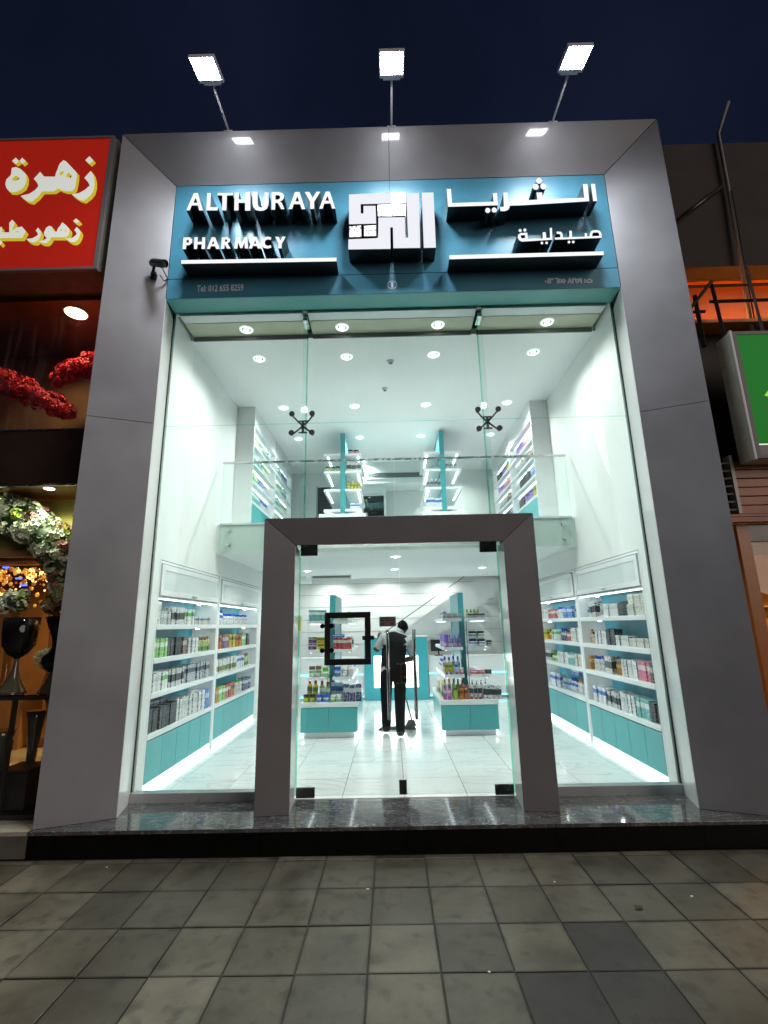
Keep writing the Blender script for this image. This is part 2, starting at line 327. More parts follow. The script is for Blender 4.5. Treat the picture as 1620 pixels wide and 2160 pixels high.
# ------------------------------------------------------------------ lettering outlines (metres on the sign plane)
GLYPH = {
 'althuraya': [[[[-2.29,6.166],[-2.221,6.4],[-2.174,6.399],[-2.102,6.16],[-2.143,6.161],[-2.164,6.23],[-2.233,6.232],[-2.25,6.165]],[[-2.196,6.338],[-2.216,6.267],[-2.171,6.265]]],[[[-2.069,6.395],[-2.026,6.394],[-2.021,6.2],[-1.936,6.197],[-1.938,6.155],[-2.064,6.159]]],[[[-1.952,6.391],[-1.78,6.386],[-1.778,6.353],[-1.843,6.355],[-1.838,6.151],[-1.885,6.153],[-1.894,6.357],[-1.952,6.359]]],[[[-1.758,6.392],[-1.707,6.39],[-1.707,6.297],[-1.628,6.294],[-1.634,6.395],[-1.579,6.395],[-1.568,6.14],[-1.627,6.141],[-1.632,6.248],[-1.706,6.25],[-1.702,6.147],[-1.749,6.148]]],[[[-1.557,6.394],[-1.497,6.393],[-1.489,6.225],[-1.475,6.189],[-1.448,6.177],[-1.428,6.191],[-1.416,6.23],[-1.417,6.381],[-1.371,6.379],[-1.367,6.214],[-1.382,6.161],[-1.417,6.136],[-1.458,6.133],[-1.506,6.144],[-1.537,6.184],[-1.548,6.234]]],[[[-1.337,6.382],[-1.253,6.382],[-1.217,6.367],[-1.196,6.337],[-1.197,6.294],[-1.22,6.263],[-1.243,6.253],[-1.219,6.234],[-1.187,6.148],[-1.225,6.149],[-1.254,6.217],[-1.269,6.236],[-1.291,6.236],[-1.292,6.144],[-1.332,6.145]],[[-1.292,6.34],[-1.258,6.339],[-1.238,6.321],[-1.242,6.292],[-1.262,6.278],[-1.292,6.279]]],[[[-1.139,6.146],[-1.074,6.376],[-1.023,6.376],[-0.954,6.14],[-0.993,6.141],[-1.012,6.209],[-1.083,6.212],[-1.101,6.145]],[[-1.046,6.318],[-1.066,6.248],[-1.024,6.248]]],[[[-0.964,6.374],[-0.91,6.372],[-0.873,6.287],[-0.83,6.372],[-0.787,6.37],[-0.855,6.236],[-0.855,6.14],[-0.898,6.142],[-0.9,6.238]]],[[[-0.797,6.14],[-0.726,6.371],[-0.681,6.369],[-0.616,6.136],[-0.653,6.137],[-0.671,6.207],[-0.741,6.208],[-0.759,6.139]],[[-0.706,6.31],[-0.729,6.244],[-0.686,6.245]]]],
 'pharmacy': [[[[-2.294,5.806],[-2.227,5.808],[-2.197,5.782],[-2.194,5.735],[-2.223,5.705],[-2.255,5.706],[-2.256,5.655],[-2.293,5.656]],[[-2.256,5.774],[-2.235,5.773],[-2.227,5.752],[-2.236,5.736],[-2.255,5.737]]],[[[-2.171,5.806],[-2.136,5.805],[-2.134,5.745],[-2.083,5.744],[-2.085,5.803],[-2.052,5.802],[-2.047,5.65],[-2.084,5.652],[-2.084,5.711],[-2.133,5.712],[-2.133,5.653],[-2.167,5.654]]],[[[-2.024,5.65],[-1.982,5.8],[-1.943,5.799],[-1.885,5.645],[-1.923,5.647],[-1.936,5.682],[-1.983,5.683],[-1.991,5.649]],[[-1.961,5.758],[-1.974,5.711],[-1.945,5.711]]],[[[-1.868,5.797],[-1.806,5.797],[-1.775,5.769],[-1.777,5.734],[-1.802,5.714],[-1.763,5.646],[-1.802,5.647],[-1.833,5.707],[-1.833,5.646],[-1.868,5.647]],[[-1.833,5.767],[-1.812,5.766],[-1.805,5.747],[-1.815,5.735],[-1.833,5.736]]],[[[-1.725,5.644],[-1.712,5.794],[-1.672,5.792],[-1.645,5.703],[-1.619,5.793],[-1.584,5.792],[-1.572,5.642],[-1.607,5.643],[-1.614,5.723],[-1.635,5.648],[-1.656,5.648],[-1.684,5.725],[-1.69,5.643]]],[[[-1.562,5.641],[-1.519,5.79],[-1.481,5.788],[-1.426,5.637],[-1.464,5.638],[-1.476,5.671],[-1.52,5.673],[-1.529,5.64]],[[-1.498,5.75],[-1.51,5.701],[-1.484,5.7]]],[[[-1.322,5.775],[-1.327,5.744],[-1.359,5.754],[-1.385,5.74],[-1.392,5.71],[-1.383,5.681],[-1.354,5.667],[-1.323,5.677],[-1.315,5.646],[-1.355,5.633],[-1.399,5.644],[-1.424,5.676],[-1.429,5.717],[-1.417,5.758],[-1.386,5.783],[-1.352,5.788]]],[[[-1.278,5.784],[-1.242,5.783],[-1.221,5.729],[-1.198,5.784],[-1.163,5.782],[-1.204,5.689],[-1.204,5.632],[-1.24,5.633],[-1.239,5.69]]]],
 'bar': [[[[-2.296,5.514],[-0.601,5.494],[-0.601,5.448],[-2.292,5.468]]],[[[0.623,5.487],[2.288,5.484],[2.283,5.438],[0.62,5.436]]]],
 'logo': [[[[-0.464,6.322],[0.01,6.332],[0.008,6.183],[-0.334,6.186],[-0.333,6.061],[-0.303,6.06],[-0.302,6.161],[-0.166,6.158],[-0.164,5.921],[-0.464,5.922]]],[[[-0.471,5.725],[-0.145,5.731],[-0.138,6.001],[0.156,5.996],[0.153,5.728],[0.183,5.727],[0.179,6.318],[0.324,6.317],[0.311,5.59],[0.019,5.595],[0.02,5.865],[-0.009,5.866],[-0.012,5.588],[-0.473,5.595]]],[[[0.354,6.32],[0.486,6.317],[0.482,5.588],[0.35,5.589]]]],
 'logosq': [[[[0.02,6.331],[0.169,6.331],[0.166,6.185],[0.02,6.185]]],[[[-0.145,6.17],[0.007,6.169],[0.008,6.013],[-0.144,6.018]]],[[[0.021,6.169],[0.165,6.168],[0.162,6.016],[0.021,6.017]]],[[[-0.461,5.894],[-0.33,5.902],[-0.329,5.753],[-0.461,5.753]]],[[[-0.299,5.897],[-0.166,5.901],[-0.167,5.76],[-0.299,5.76]]]],
 'thuraya': [[[[0.636,6.361],[0.684,6.359],[0.686,6.167],[1.149,6.17],[1.149,6.284],[1.197,6.286],[1.194,6.121],[0.64,6.119]]],[[[1.267,6.287],[1.315,6.288],[1.313,6.169],[1.638,6.182],[1.635,6.278],[1.699,6.278],[1.7,6.187],[2.16,6.19],[2.163,6.376],[2.216,6.375],[2.209,6.142],[1.456,6.112],[1.324,6.111],[1.319,6.083],[1.3,6.055],[1.264,6.041],[1.217,6.043],[1.214,6.097],[1.259,6.099]]],[[[2.253,6.374],[2.3,6.374],[2.296,6.143],[2.253,6.14]]],[[[1.105,6.055],[1.101,6.04],[1.092,6.029],[1.081,6.023],[1.068,6.023],[1.058,6.03],[1.051,6.042],[1.049,6.057],[1.052,6.071],[1.061,6.083],[1.073,6.089],[1.085,6.088],[1.096,6.082],[1.103,6.07]]],[[[1.176,6.058],[1.172,6.044],[1.164,6.032],[1.152,6.026],[1.14,6.026],[1.129,6.033],[1.122,6.045],[1.12,6.06],[1.124,6.074],[1.133,6.086],[1.144,6.092],[1.157,6.092],[1.167,6.085],[1.174,6.073]]],[[[1.712,6.436],[1.707,6.418],[1.696,6.405],[1.683,6.397],[1.668,6.398],[1.655,6.406],[1.647,6.421],[1.646,6.438],[1.651,6.456],[1.661,6.469],[1.675,6.477],[1.69,6.476],[1.702,6.468],[1.71,6.454]]],[[[1.669,6.355],[1.664,6.337],[1.653,6.323],[1.639,6.315],[1.624,6.316],[1.611,6.324],[1.602,6.339],[1.601,6.357],[1.606,6.375],[1.616,6.389],[1.631,6.397],[1.646,6.397],[1.659,6.388],[1.667,6.373]]],[[[1.753,6.357],[1.748,6.34],[1.738,6.326],[1.724,6.319],[1.709,6.319],[1.696,6.328],[1.689,6.342],[1.687,6.359],[1.692,6.377],[1.702,6.39],[1.716,6.398],[1.731,6.397],[1.743,6.389],[1.751,6.375]]]],
 'saydaliya': [[[[2.287,5.658],[2.293,5.709],[2.281,5.746],[2.252,5.759],[2.202,5.756],[2.18,5.741],[2.166,5.706],[2.156,5.682],[2.131,5.68],[2.136,5.722],[2.111,5.723],[2.107,5.677],[1.969,5.676],[1.974,5.759],[1.947,5.759],[1.94,5.675],[1.868,5.674],[1.869,5.727],[1.856,5.749],[1.809,5.753],[1.806,5.725],[1.836,5.722],[1.845,5.708],[1.842,5.678],[1.781,5.676],[1.78,5.65],[1.983,5.652]],[[2.205,5.728],[2.255,5.728],[2.267,5.712],[2.265,5.682],[2.186,5.681],[2.196,5.717]]],[[[1.738,5.803],[1.762,5.802],[1.752,5.65],[1.42,5.636],[1.392,5.655],[1.379,5.691],[1.386,5.726],[1.416,5.747],[1.489,5.749],[1.486,5.67],[1.65,5.669],[1.656,5.748],[1.688,5.749],[1.686,5.675],[1.73,5.675]],[[1.413,5.717],[1.461,5.72],[1.459,5.68],[1.424,5.677],[1.413,5.69]]],[[[1.943,5.613],[1.939,5.603],[1.931,5.597],[1.922,5.598],[1.916,5.604],[1.914,5.614],[1.918,5.625],[1.926,5.631],[1.935,5.63],[1.942,5.624]]],[[[1.99,5.614],[1.986,5.604],[1.978,5.597],[1.969,5.598],[1.962,5.604],[1.961,5.615],[1.965,5.625],[1.973,5.631],[1.982,5.63],[1.988,5.624]]],[[[1.429,5.779],[1.425,5.768],[1.416,5.761],[1.405,5.761],[1.397,5.769],[1.395,5.78],[1.399,5.792],[1.408,5.799],[1.419,5.799],[1.427,5.791]]],[[[1.482,5.783],[1.477,5.772],[1.468,5.765],[1.458,5.765],[1.45,5.772],[1.448,5.784],[1.452,5.796],[1.461,5.803],[1.472,5.803],[1.479,5.795]]],[[[1.65,5.611],[1.646,5.601],[1.638,5.595],[1.629,5.595],[1.622,5.602],[1.62,5.612],[1.624,5.622],[1.632,5.628],[1.641,5.628],[1.648,5.621]]],[[[1.701,5.611],[1.697,5.601],[1.689,5.595],[1.68,5.595],[1.673,5.602],[1.672,5.612],[1.675,5.622],[1.683,5.628],[1.692,5.628],[1.699,5.621]]]],
 'phone': [[[1.706,5.292],[1.711,5.281]],[[1.74,5.323],[1.735,5.266]],[[1.756,5.266],[1.762,5.322],[1.768,5.306],[1.785,5.306],[1.787,5.321]],[[1.816,5.321],[1.843,5.32],[1.838,5.263]],[[1.881,5.287],[1.877,5.275],[1.87,5.268],[1.861,5.268],[1.855,5.276],[1.854,5.288],[1.858,5.3],[1.865,5.307],[1.873,5.306],[1.88,5.299],[1.881,5.287]],[[1.92,5.286],[1.916,5.274],[1.908,5.267],[1.9,5.267],[1.894,5.275],[1.893,5.287],[1.896,5.298],[1.904,5.306],[1.912,5.305],[1.918,5.298],[1.92,5.286]],[[1.954,5.26],[1.977,5.316],[1.989,5.259]],[[2.004,5.258],[2.01,5.315],[2.016,5.299],[2.034,5.298],[2.036,5.314]],[[2.069,5.281],[2.065,5.269],[2.058,5.262],[2.049,5.263],[2.043,5.27],[2.042,5.282],[2.046,5.294],[2.053,5.301],[2.062,5.301],[2.068,5.293],[2.069,5.281]],[[2.102,5.296],[2.097,5.287],[2.089,5.283],[2.081,5.287],[2.079,5.297],[2.083,5.306],[2.092,5.31],[2.1,5.306],[2.102,5.296],[2.099,5.256]],[[2.143,5.297],[2.142,5.29]],[[2.14,5.27],[2.139,5.263]],[[2.167,5.287],[2.165,5.267],[2.176,5.26],[2.203,5.259],[2.215,5.266],[2.217,5.286]],[[2.186,5.3],[2.187,5.294]],[[2.202,5.3],[2.203,5.293]]],
 'redbig': [[[[-3.446,6.765],[-3.413,6.714],[-3.39,6.641],[-3.379,6.55],[-3.388,6.47],[-3.418,6.409],[-3.477,6.351],[-3.534,6.369],[-3.583,6.406],[-3.625,6.443],[-3.542,6.458],[-3.481,6.5],[-3.432,6.557],[-3.456,6.607],[-3.508,6.668]]],[[[-3.486,6.977],[-3.434,6.917],[-3.473,6.867],[-3.528,6.92]]],[[[-3.785,6.929],[-3.748,6.909],[-3.608,6.748],[-3.599,6.675],[-3.602,6.558],[-3.608,6.513],[-3.634,6.487],[-3.701,6.49],[-3.755,6.509],[-3.792,6.533],[-3.842,6.494],[-3.975,6.494],[-4.013,6.42],[-4.073,6.355],[-4.135,6.375],[-4.211,6.44],[-4.112,6.468],[-4.053,6.519],[-4.024,6.572],[-4.049,6.623],[-4.094,6.674],[-4.034,6.772],[-4.001,6.725],[-3.979,6.702],[-3.849,6.697],[-3.849,6.738],[-3.833,6.811],[-3.832,6.834],[-3.82,6.884]],[[-3.801,6.764],[-3.772,6.777],[-3.753,6.758],[-3.762,6.726],[-3.789,6.707],[-3.811,6.732]],[[-3.706,6.756],[-3.663,6.714],[-3.658,6.673],[-3.731,6.693]]],[[[-4.374,6.839],[-4.327,6.851],[-4.27,6.821],[-4.208,6.76],[-4.186,6.713],[-4.177,6.631],[-4.193,6.56],[-4.238,6.517],[-4.287,6.496],[-4.347,6.502],[-4.393,6.558],[-4.413,6.612],[-4.412,6.676],[-4.369,6.738]],[[-4.316,6.731],[-4.258,6.698],[-4.255,6.679],[-4.307,6.652],[-4.337,6.655],[-4.348,6.687]]],[[[-4.351,6.986],[-4.304,6.936],[-4.338,6.897],[-4.388,6.939]]],[[[-4.275,6.983],[-4.226,6.933],[-4.262,6.895],[-4.3,6.936]]]],
 'redsmall': [[[[-3.513,5.997],[-3.478,5.961],[-3.462,5.921],[-3.468,5.875],[-3.484,5.822],[-3.52,5.796],[-3.564,5.805],[-3.622,5.849],[-3.559,5.846],[-3.523,5.869],[-3.5,5.899],[-3.511,5.931],[-3.534,5.955]]],[[[-3.534,6.111],[-3.489,6.074],[-3.519,6.048],[-3.564,6.077]]],[[[-3.683,6.065],[-3.635,6.024],[-3.592,5.972],[-3.587,5.933],[-3.595,5.895],[-3.62,5.865],[-3.785,5.87],[-3.798,5.824],[-3.826,5.793],[-3.873,5.796],[-3.915,5.82],[-3.864,5.83],[-3.829,5.856],[-3.821,5.871],[-3.844,5.872],[-3.869,5.911],[-3.87,5.942],[-3.855,5.996],[-3.826,6.022],[-3.794,6.01],[-3.766,5.946],[-3.729,5.941],[-3.724,5.976],[-3.7,6.022]],[[-3.704,5.952],[-3.681,5.979],[-3.67,5.967],[-3.68,5.944]],[[-3.642,5.958],[-3.63,5.962],[-3.616,5.936],[-3.64,5.939]],[[-3.831,5.964],[-3.811,5.942],[-3.836,5.949]]],[[[-3.948,6.003],[-3.923,5.967],[-3.906,5.935],[-3.903,5.897],[-3.919,5.843],[-3.952,5.806],[-3.992,5.811],[-4.028,5.827],[-4.058,5.855],[-3.993,5.861],[-3.957,5.883],[-3.934,5.905],[-3.945,5.937],[-3.968,5.961]]],[[[-4.283,6.076],[-4.256,6.119],[-4.22,6.074],[-4.238,6.008],[-4.234,5.965],[-4.187,6.011],[-4.132,6.022],[-4.08,5.957],[-4.11,5.872],[-4.488,5.88],[-4.501,5.954],[-4.389,5.952],[-4.391,6.005],[-4.364,6.028],[-4.347,5.951],[-4.263,5.948]],[[-4.213,5.949],[-4.183,5.968],[-4.148,5.952],[-4.151,5.946]]],[[[-4.365,5.827],[-4.345,5.849],[-4.321,5.821],[-4.339,5.787]]]],
}
FLOOD, BEAM, WUP, WLO = 90.0, 360.0, 94.0, 58.0
# ------------------------------------------------------------------ shared materials
white_wall = mat('white_paint_wall', (0.80, 0.81, 0.80), 0.6, var=0.03, scale=3, bump=0.05, bscale=90)
white_ceil = mat('white_paint_ceiling', (0.87, 0.88, 0.88), 0.7, var=0.02, scale=2)
white_lam = mat('white_laminate', (0.80, 0.81, 0.82), 0.3, var=0.02, scale=5)
teal_door = mat('teal_laminate', (0.075, 0.38, 0.40), 0.28, var=0.05, scale=6)
blue_back = mat('sky_blue_laminate', (0.13, 0.50, 0.64), 0.4, var=0.03, scale=5)
acp = mat('silver_cladding', (0.25, 0.25, 0.26), 0.45, coat=0.6, metal=0.15, var=0.12, scale=1.3, rvar=0.12, bump=0.015, bscale=5)
acp_dark = mat('dark_grey_cladding', (0.18, 0.172, 0.172), 0.45, coat=0.3, metal=0.15, var=0.06, scale=2.0, rvar=0.06, bump=0.02, bscale=5)  # cladding like the portal's in a darker grey, for the door frame
seam_dark = mat('dark_joint', (0.012, 0.012, 0.013), 0.7)
reveal_white = mat('glossy_white_lining', (0.72, 0.72, 0.70), 0.12, var=0.03, scale=4)
teal_sign = mat('teal_sign_cladding', (0.070, 0.275, 0.395), 0.34, metal=0.05, var=0.06, scale=2.5, rvar=0.06)
teal_soffit = mat('sea_green_soffit', (0.10, 0.34, 0.33), 0.4, var=0.04, scale=3)
black_return = mat('black_letter_return', (0.012, 0.013, 0.016), 0.3, var=0.1)
letter_face = emis('lit_white_acrylic', (0.95, 0.96, 1.0), 1.1)
chrome = mat('brushed_steel', (0.55, 0.56, 0.55), 0.25, metal=1.0, rvar=0.08, var=0.04)
dark_steel = mat('dark_steel', (0.10, 0.10, 0.10), 0.3, metal=0.9, rvar=0.08, var=0.1)
black_metal = mat('black_painted_metal', (0.018, 0.017, 0.017), 0.35, var=0.15, rvar=0.1)
rubber = mat('black_rubber', (0.01, 0.01, 0.01), 0.6)
granite_top = stone('polished_dark_granite', (0.10, 0.097, 0.095), (0.036, 0.035, 0.035), (0.28, 0.27, 0.27), 0.075, 5.0, 0.7, 0.55, 0.03)
granite_face = stone('black_granite_riser', (0.005, 0.005, 0.005), (0.002, 0.002, 0.002), (0.01, 0.01, 0.01), 0.5, 5.0, 0.12, 0.4, 0.1)
floor_tile_m = stone('white_marble_tile', (0.82, 0.83, 0.82), (0.72, 0.745, 0.74), (0.44, 0.47, 0.47), 0.14, 0.8, 0.5, 0.45, 0.06)
pane = glass('shopfront_glass', (0.925, 0.978, 0.962), dirt=0.012)
pane_edge = glass('green_glass_edge', (0.50, 0.84, 0.72), 0.6)
rail_glass = glass('balustrade_glass', (0.94, 0.975, 0.965))
frost = glass('frosted_fascia_glass', (0.86, 0.93, 0.91), 1.0)

# ------------------------------------------------------------------ ground, pavement, step
ground = obj('ground', B(-60, 60, -60, 40, -0.6, -0.222), mat('asphalt_ground', (0.05, 0.048, 0.045), 0.9, var=0.2, scale=1.0), kind='structure')
pavement = obj('pavement', B(-7.2, 7.2, -3.42, -0.672, -0.222, -0.212), mat('sandy_joint', (0.060, 0.055, 0.046), 0.95, var=0.35, scale=30, bump=0.4), kind='structure')
pav_a = paving('grey_concrete_slab', (0.044, 0.036, 0.023), (0.108, 0.094, 0.066), (0.018, 0.015, 0.010), 0.55)
pav_b = paving('worn_concrete_slab', (0.060, 0.050, 0.034), (0.130, 0.114, 0.082), (0.022, 0.018, 0.013), 0.55)
pav_d = paving('dark_concrete_slab', (0.022, 0.018, 0.0155), (0.044, 0.037, 0.032), (0.012, 0.010, 0.009), 0.65)
PX, PY = 0.39, 0.43
ys = [-0.682, -0.752] + [-0.752-PY*i for i in range(1, 6)]
def slab_mesh(w, d, m, nm):
    g = 0.0042; c = 0.005; z = 0.0
    v = [(-w/2+g, -d/2+g, -.012), (w/2-g, -d/2+g, -.012), (w/2-g, d/2-g, -.012), (-w/2+g, d/2-g, -.012),
         (-w/2+g, -d/2+g, -.003), (w/2-g, -d/2+g, -.003), (w/2-g, d/2-g, -.003), (-w/2+g, d/2-g, -.003),
         (-w/2+g+c, -d/2+g+c, z), (w/2-g-c, -d/2+g+c, z), (w/2-g-c, d/2-g-c, z), (-w/2+g+c, d/2-g-c, z)]
    f = [(0,1,5,4),(1,2,6,5),(2,3,7,6),(3,0,4,7),(4,5,9,8),(5,6,10,9),(6,7,11,10),(7,4,8,11),(8,9,10,11)]
    return MB().add(v, f).mesh(nm, [m])
slabs = {(i, k): slab_mesh(PX, PY if i else 0.07, m, 'paving_slab') for i in (0, 1) for k, m in enumerate((pav_a, pav_b, pav_d))}
for r in range(len(ys)-1):
    for c in range(-10, 12):
        x = 0.128 + PX*c + PX/2; yc = (ys[r]+ys[r+1])/2
        k = random.choice((0, 0, 1))
        if r == 3 and c == 2: k = 2
        if r == 4 and c in (1, 2): k = 2
        o = obj('paving_slab', slabs[(0 if r == 0 else 1, k)], None, pavement)
        o.matrix_parent_inverse = Matrix(); o.location = (x, yc, -0.2+random.uniform(-.0025, .0015)); o.rotation_euler = (random.uniform(-.004, .004), random.uniform(-.004, .004), random.uniform(-.004, .004))
# crumbs of litter on the slabs
for i, (x, y) in enumerate([(-2.35, -0.83), (-0.30, -1.21), (1.02, -1.15), (1.86, -1.36), (0.38, -2.05)]):
    s = random.uniform(.006, .012)
    obj('litter_scrap', MB().hexa([(x-s, y-s*.7, -.197), (x+s, y-s*.5, -.197), (x+s*.8, y+s*.7, -.197), (x-s*.7, y+s*.6, -.197)], [(x-s, y-s*.7, -.192), (x+s, y-s*.5, -.191), (x+s*.8, y+s*.7, -.193), (x-s*.7, y+s*.6, -.192)]),
        mat('paper_scrap', (0.7, 0.7, 0.68), 0.8), label='tiny white paper scrap lying on the paving before the step', cat='litter', group='paper scraps on the paving')
obj('litter_leaf', MB().add([(1.42, -1.5, -.196), (1.47, -1.49, -.193), (1.48, -1.46, -.196), (1.43, -1.46, -.19)], [(0,1,2,3)]), mat('brown_leaf', (0.035, 0.022, 0.015), 0.8), label='small dark dry leaf on a pale slab near the dark slabs', cat='leaf')

step = thing('granite_step', 'dark polished granite step in front of the pharmacy with black riser', 'step', (0, -0.67, -0.2))
xs = [-3.12, -2.4, -1.2, 0.0, 1.2, 2.4, 3.6, 4.8, 6.5]
for a, b in zip(xs, xs[1:]):
    bev(obj('tread_slab', B(a+.0015, b-.0015, -0.675, -0.02, -0.03, 0.0), granite_top, step), .003)
    obj('riser_slab', B(a+.0015, b-.0015, -0.66, -0.64, -0.2, -0.03), granite_face, step)
obj('step_core', B(-3.10, 6.5, -0.64, -0.02, -0.19, -0.031), seam_dark, step)

# ------------------------------------------------------------------ pharmacy shell: floor, walls, ceilings
XW = 2.6
floor = obj('floor', B(-3.0, 3.0, -0.02, 7.2, -0.05, -0.012), mat('grey_grout', (0.10, 0.105, 0.105), 0.9), kind='structure')
tm = MB(); g = 0.0026
tm.add([(-.3+g, -.3+g, -.012), (.3-g, -.3+g, -.012), (.3-g, .3-g, -.012), (-.3+g, .3-g, -.012), (-.3+g, -.3+g, 0), (.3-g, -.3+g, 0), (.3-g, .3-g, 0), (-.3+g, .3-g, 0)], [(0,1,5,4),(1,2,6,5),(2,3,7,6),(3,0,4,7),(4,5,6,7)])
tme = tm.mesh('floor_tile', [floor_tile_m])
for i in range(-5, 5):
    for j in range(0, 12):
        o = obj('floor_tile', tme, None, floor); o.matrix_parent_inverse = Matrix(); o.location = (i*.6+.3, j*.6+.3, 0)
def struct(name, mb, m, parent=None): return obj(name, mb, m, parent, kind=None if parent else 'structure')
for s, nm in ((-1, 'left'), (1, 'right')):
    a, b = sorted((s*XW, s*3.0))
    struct('wall_'+nm, MB().box(a, b, 0.008, 4.2, 2.345, 5.6).box(a, b, 4.2, 7.2, 0, 5.6).box(*sorted((s*2.96, s*3.0)), 0.02, 4.2, 0.0, 2.345).box(a, b, 0.008, 0.14, 0.0, 2.345), white_wall)
struct('wall_back', MB().box(-3.0, 3.0, 7.2, 7.3, -.05, 3.0).box(-3.0, 3.0, 6.1, 6.2, 3.07, 5.6), white_wall)
struct('ceiling', MB().box(-XW, XW, 0.46, 6.1, 5.22, 5.3), white_ceil)
struct('ceiling_slot', MB().box(-XW, XW, 0.02, 0.06, 5.30, 5.6).box(-XW, XW, 0.06, 0.46, 5.56, 5.6), white_ceil)
# olive pelmet boards between the fins, each with a dark strip painted as shadow
olive = mat('olive_beige_board', (0.50, 0.50, 0.38), 0.6, var=0.06, scale=4)
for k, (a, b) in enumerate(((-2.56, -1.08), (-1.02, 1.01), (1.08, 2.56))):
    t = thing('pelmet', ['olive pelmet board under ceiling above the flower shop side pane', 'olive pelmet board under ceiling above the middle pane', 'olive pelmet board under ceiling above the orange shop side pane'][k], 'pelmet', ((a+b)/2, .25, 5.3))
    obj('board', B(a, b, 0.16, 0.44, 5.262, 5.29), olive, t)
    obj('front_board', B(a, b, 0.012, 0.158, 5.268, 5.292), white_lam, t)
    obj('shadow_strip', B(a, b, 0.441, 0.458, 5.205, 5.29), mat('gap_grey', (0.16, 0.16, 0.15), 0.7), t)
# mezzanine
struct('mezzanine_floor', MB().box(-XW, XW, 1.80, 6.1, 2.65, 3.07), white_ceil)
struct('lower_ceiling', MB().box(-XW, XW, 6.1, 7.2, 2.92, 3.0).box(-XW, -1.9, 5.3, 6.1, 2.55, 2.648), white_ceil)

bal = thing('glass_balustrade', 'clear glass balustrade with steel handrail along the mezzanine edge', 'balustrade', (0, 1.75, 2.65))
for a, b in ((-2.54, -1.285), (-1.275, -0.005), (0.005, 1.275), (1.285, 2.54)):
    obj('glass_panel', B(a, b, 1.742, 1.756, 2.66, 3.985, 0, 1), [rail_glass, pane_edge], bal)
    for x in (a+.13, b-.13):
        for z in (2.76, 2.97):
            obj('standoff', MB().tube([(x, 1.725, z), (x, 1.80, z)], 0.022, 10), chrome, bal)
obj('handrail', B(-2.55, 2.55, 1.735, 1.763, 3.985, 4.015), chrome, bal)
obj('fascia_board', B(-2.56, 2.56, 1.784, 1.7985, 2.652, 3.05), mat('mint_frosted_film', (0.74, 0.81, 0.78), 0.25), bal)
obj('fascia_trim', B(-2.56, 2.56, 1.765, 1.798, 3.055, 3.085), white_lam, bal)

# ------------------------------------------------------------------ big portal
portal = thing('entrance_portal', 'tall silver metal clad portal framing the whole pharmacy shopfront', 'portal', (0, -0.5, 0))
XO, XI, YO, YI, ZO, ZI = 3.105, 2.53, -0.64, -0.41, 7.24, 6.72
def panel4(name, q, thick, m, parent, inset=0.0025):
    """Flat cladding tray from four corner points (front face), folded back by thick."""
    q = [Vector(p) for p in q]; c = sum(q, Vector())/4
    nrm = (q[1]-q[0]).cross(q[3]-q[0]).normalized()
    q2 = []
    for i in range(4):
        d1 = (q[(i+1) % 4]-q[i]).normalized(); d2 = (q[i-1]-q[i]).normalized()
        sn = max(0.2, d1.cross(d2).length); q2.append(q[i] + (d1+d2)*inset/sn)
    return bev(obj(name, MB().hexa([p-nrm*thick for p in q2], q2), m, parent), .0015, 1)
ZS = 3.70
for s in (-1, 1):
    for z0, z1o, z1i in ((0.0, ZS, ZS), (ZS, ZO, ZI)):
        pts = [(s*XO, YO, z0), (s*XI, YI, z0), (s*XI, YI, z1i), (s*XO, YO, z1o)]
        if s > 0: pts = pts[::-1]
        panel4('cladding_panel', pts, 0.02, acp, portal)
    obj('side_return', MB().box(*sorted((s*XO, s*(XO-.02))), YO+.012, 0.6, 0, ZO-.012), acp, portal)
    obj('lining', MB().hexa(*[[(s*XI, YI+.004, z), (s*2.629, 0.004, z), (s*2.66, 0.004, z), (s*2.56, YI+.004, z)] if s < 0 else [(s*2.56, YI+.004, z), (s*2.66, 0.004, z), (s*2.629, 0.004, z), (s*XI, YI+.004, z)] for z in (0.0, 5.2)]), reveal_white, portal)
    obj('core', MB().hexa(*[[(s*(XI+.035), YI+.03, z), (s*(XO-.03), YO+.03, z), (s*(XO-.03), 0.3, z), (s*2.68, 0.3, z)] for z in (0.0, 6.70)]), seam_dark, portal)
for a, b, ai, bi in ((-XO, 0, -XI, 0), (0, XO, 0, XI)):
    panel4('cladding_panel', [(ai, YI, ZI), (bi, YI, ZI), (b, YO, ZO), (a, YO, ZO)], 0.02, acp, portal)
obj('top_return', B(-XO+.02, XO-.02, YO+.012, 0.6, ZO-.02, ZO-.001), acp, portal)
obj('core', B(-XI, XI, -0.36, 0.3, ZI+.04, ZO-.03), seam_dark, portal)

# ------------------------------------------------------------------ sign board
sign = thing('pharmacy_sign', 'teal sign board with lit white raised Latin and Arabic letters and logo', 'sign', (0, -0.41, 5.2))
def sp(name, x0, x1, z0, z1): return bev(obj(name, B(x0, x1, YI, YI+.02, z0, z1), teal_sign, sign), .0015, 1)
sp('sign_panel', -XI+.002, -.0, 5.443, ZI-.003); sp('sign_panel', 0.004, XI-.002, 5.443, ZI-.003)
sp('number_panel', -XI+.002, XI-.002, 5.19, 5.437)
obj('sign_core', B(-XI, XI, YI+.024, 0.05, 5.335, ZI), seam_dark, sign)
obj('soffit', MB().hexa([(-XI+.003, YI+.004, 5.187), (XI-.003, YI+.004, 5.187), (2.62, 0.005, 5.30), (-2.62, 0.005, 5.30)], [(-XI+.003, YI+.004, 5.20), (XI-.003, YI+.004, 5.20), (2.62, 0.005, 5.33), (-2.62, 0.005, 5.33)]), teal_soffit, sign)
led_cell = None
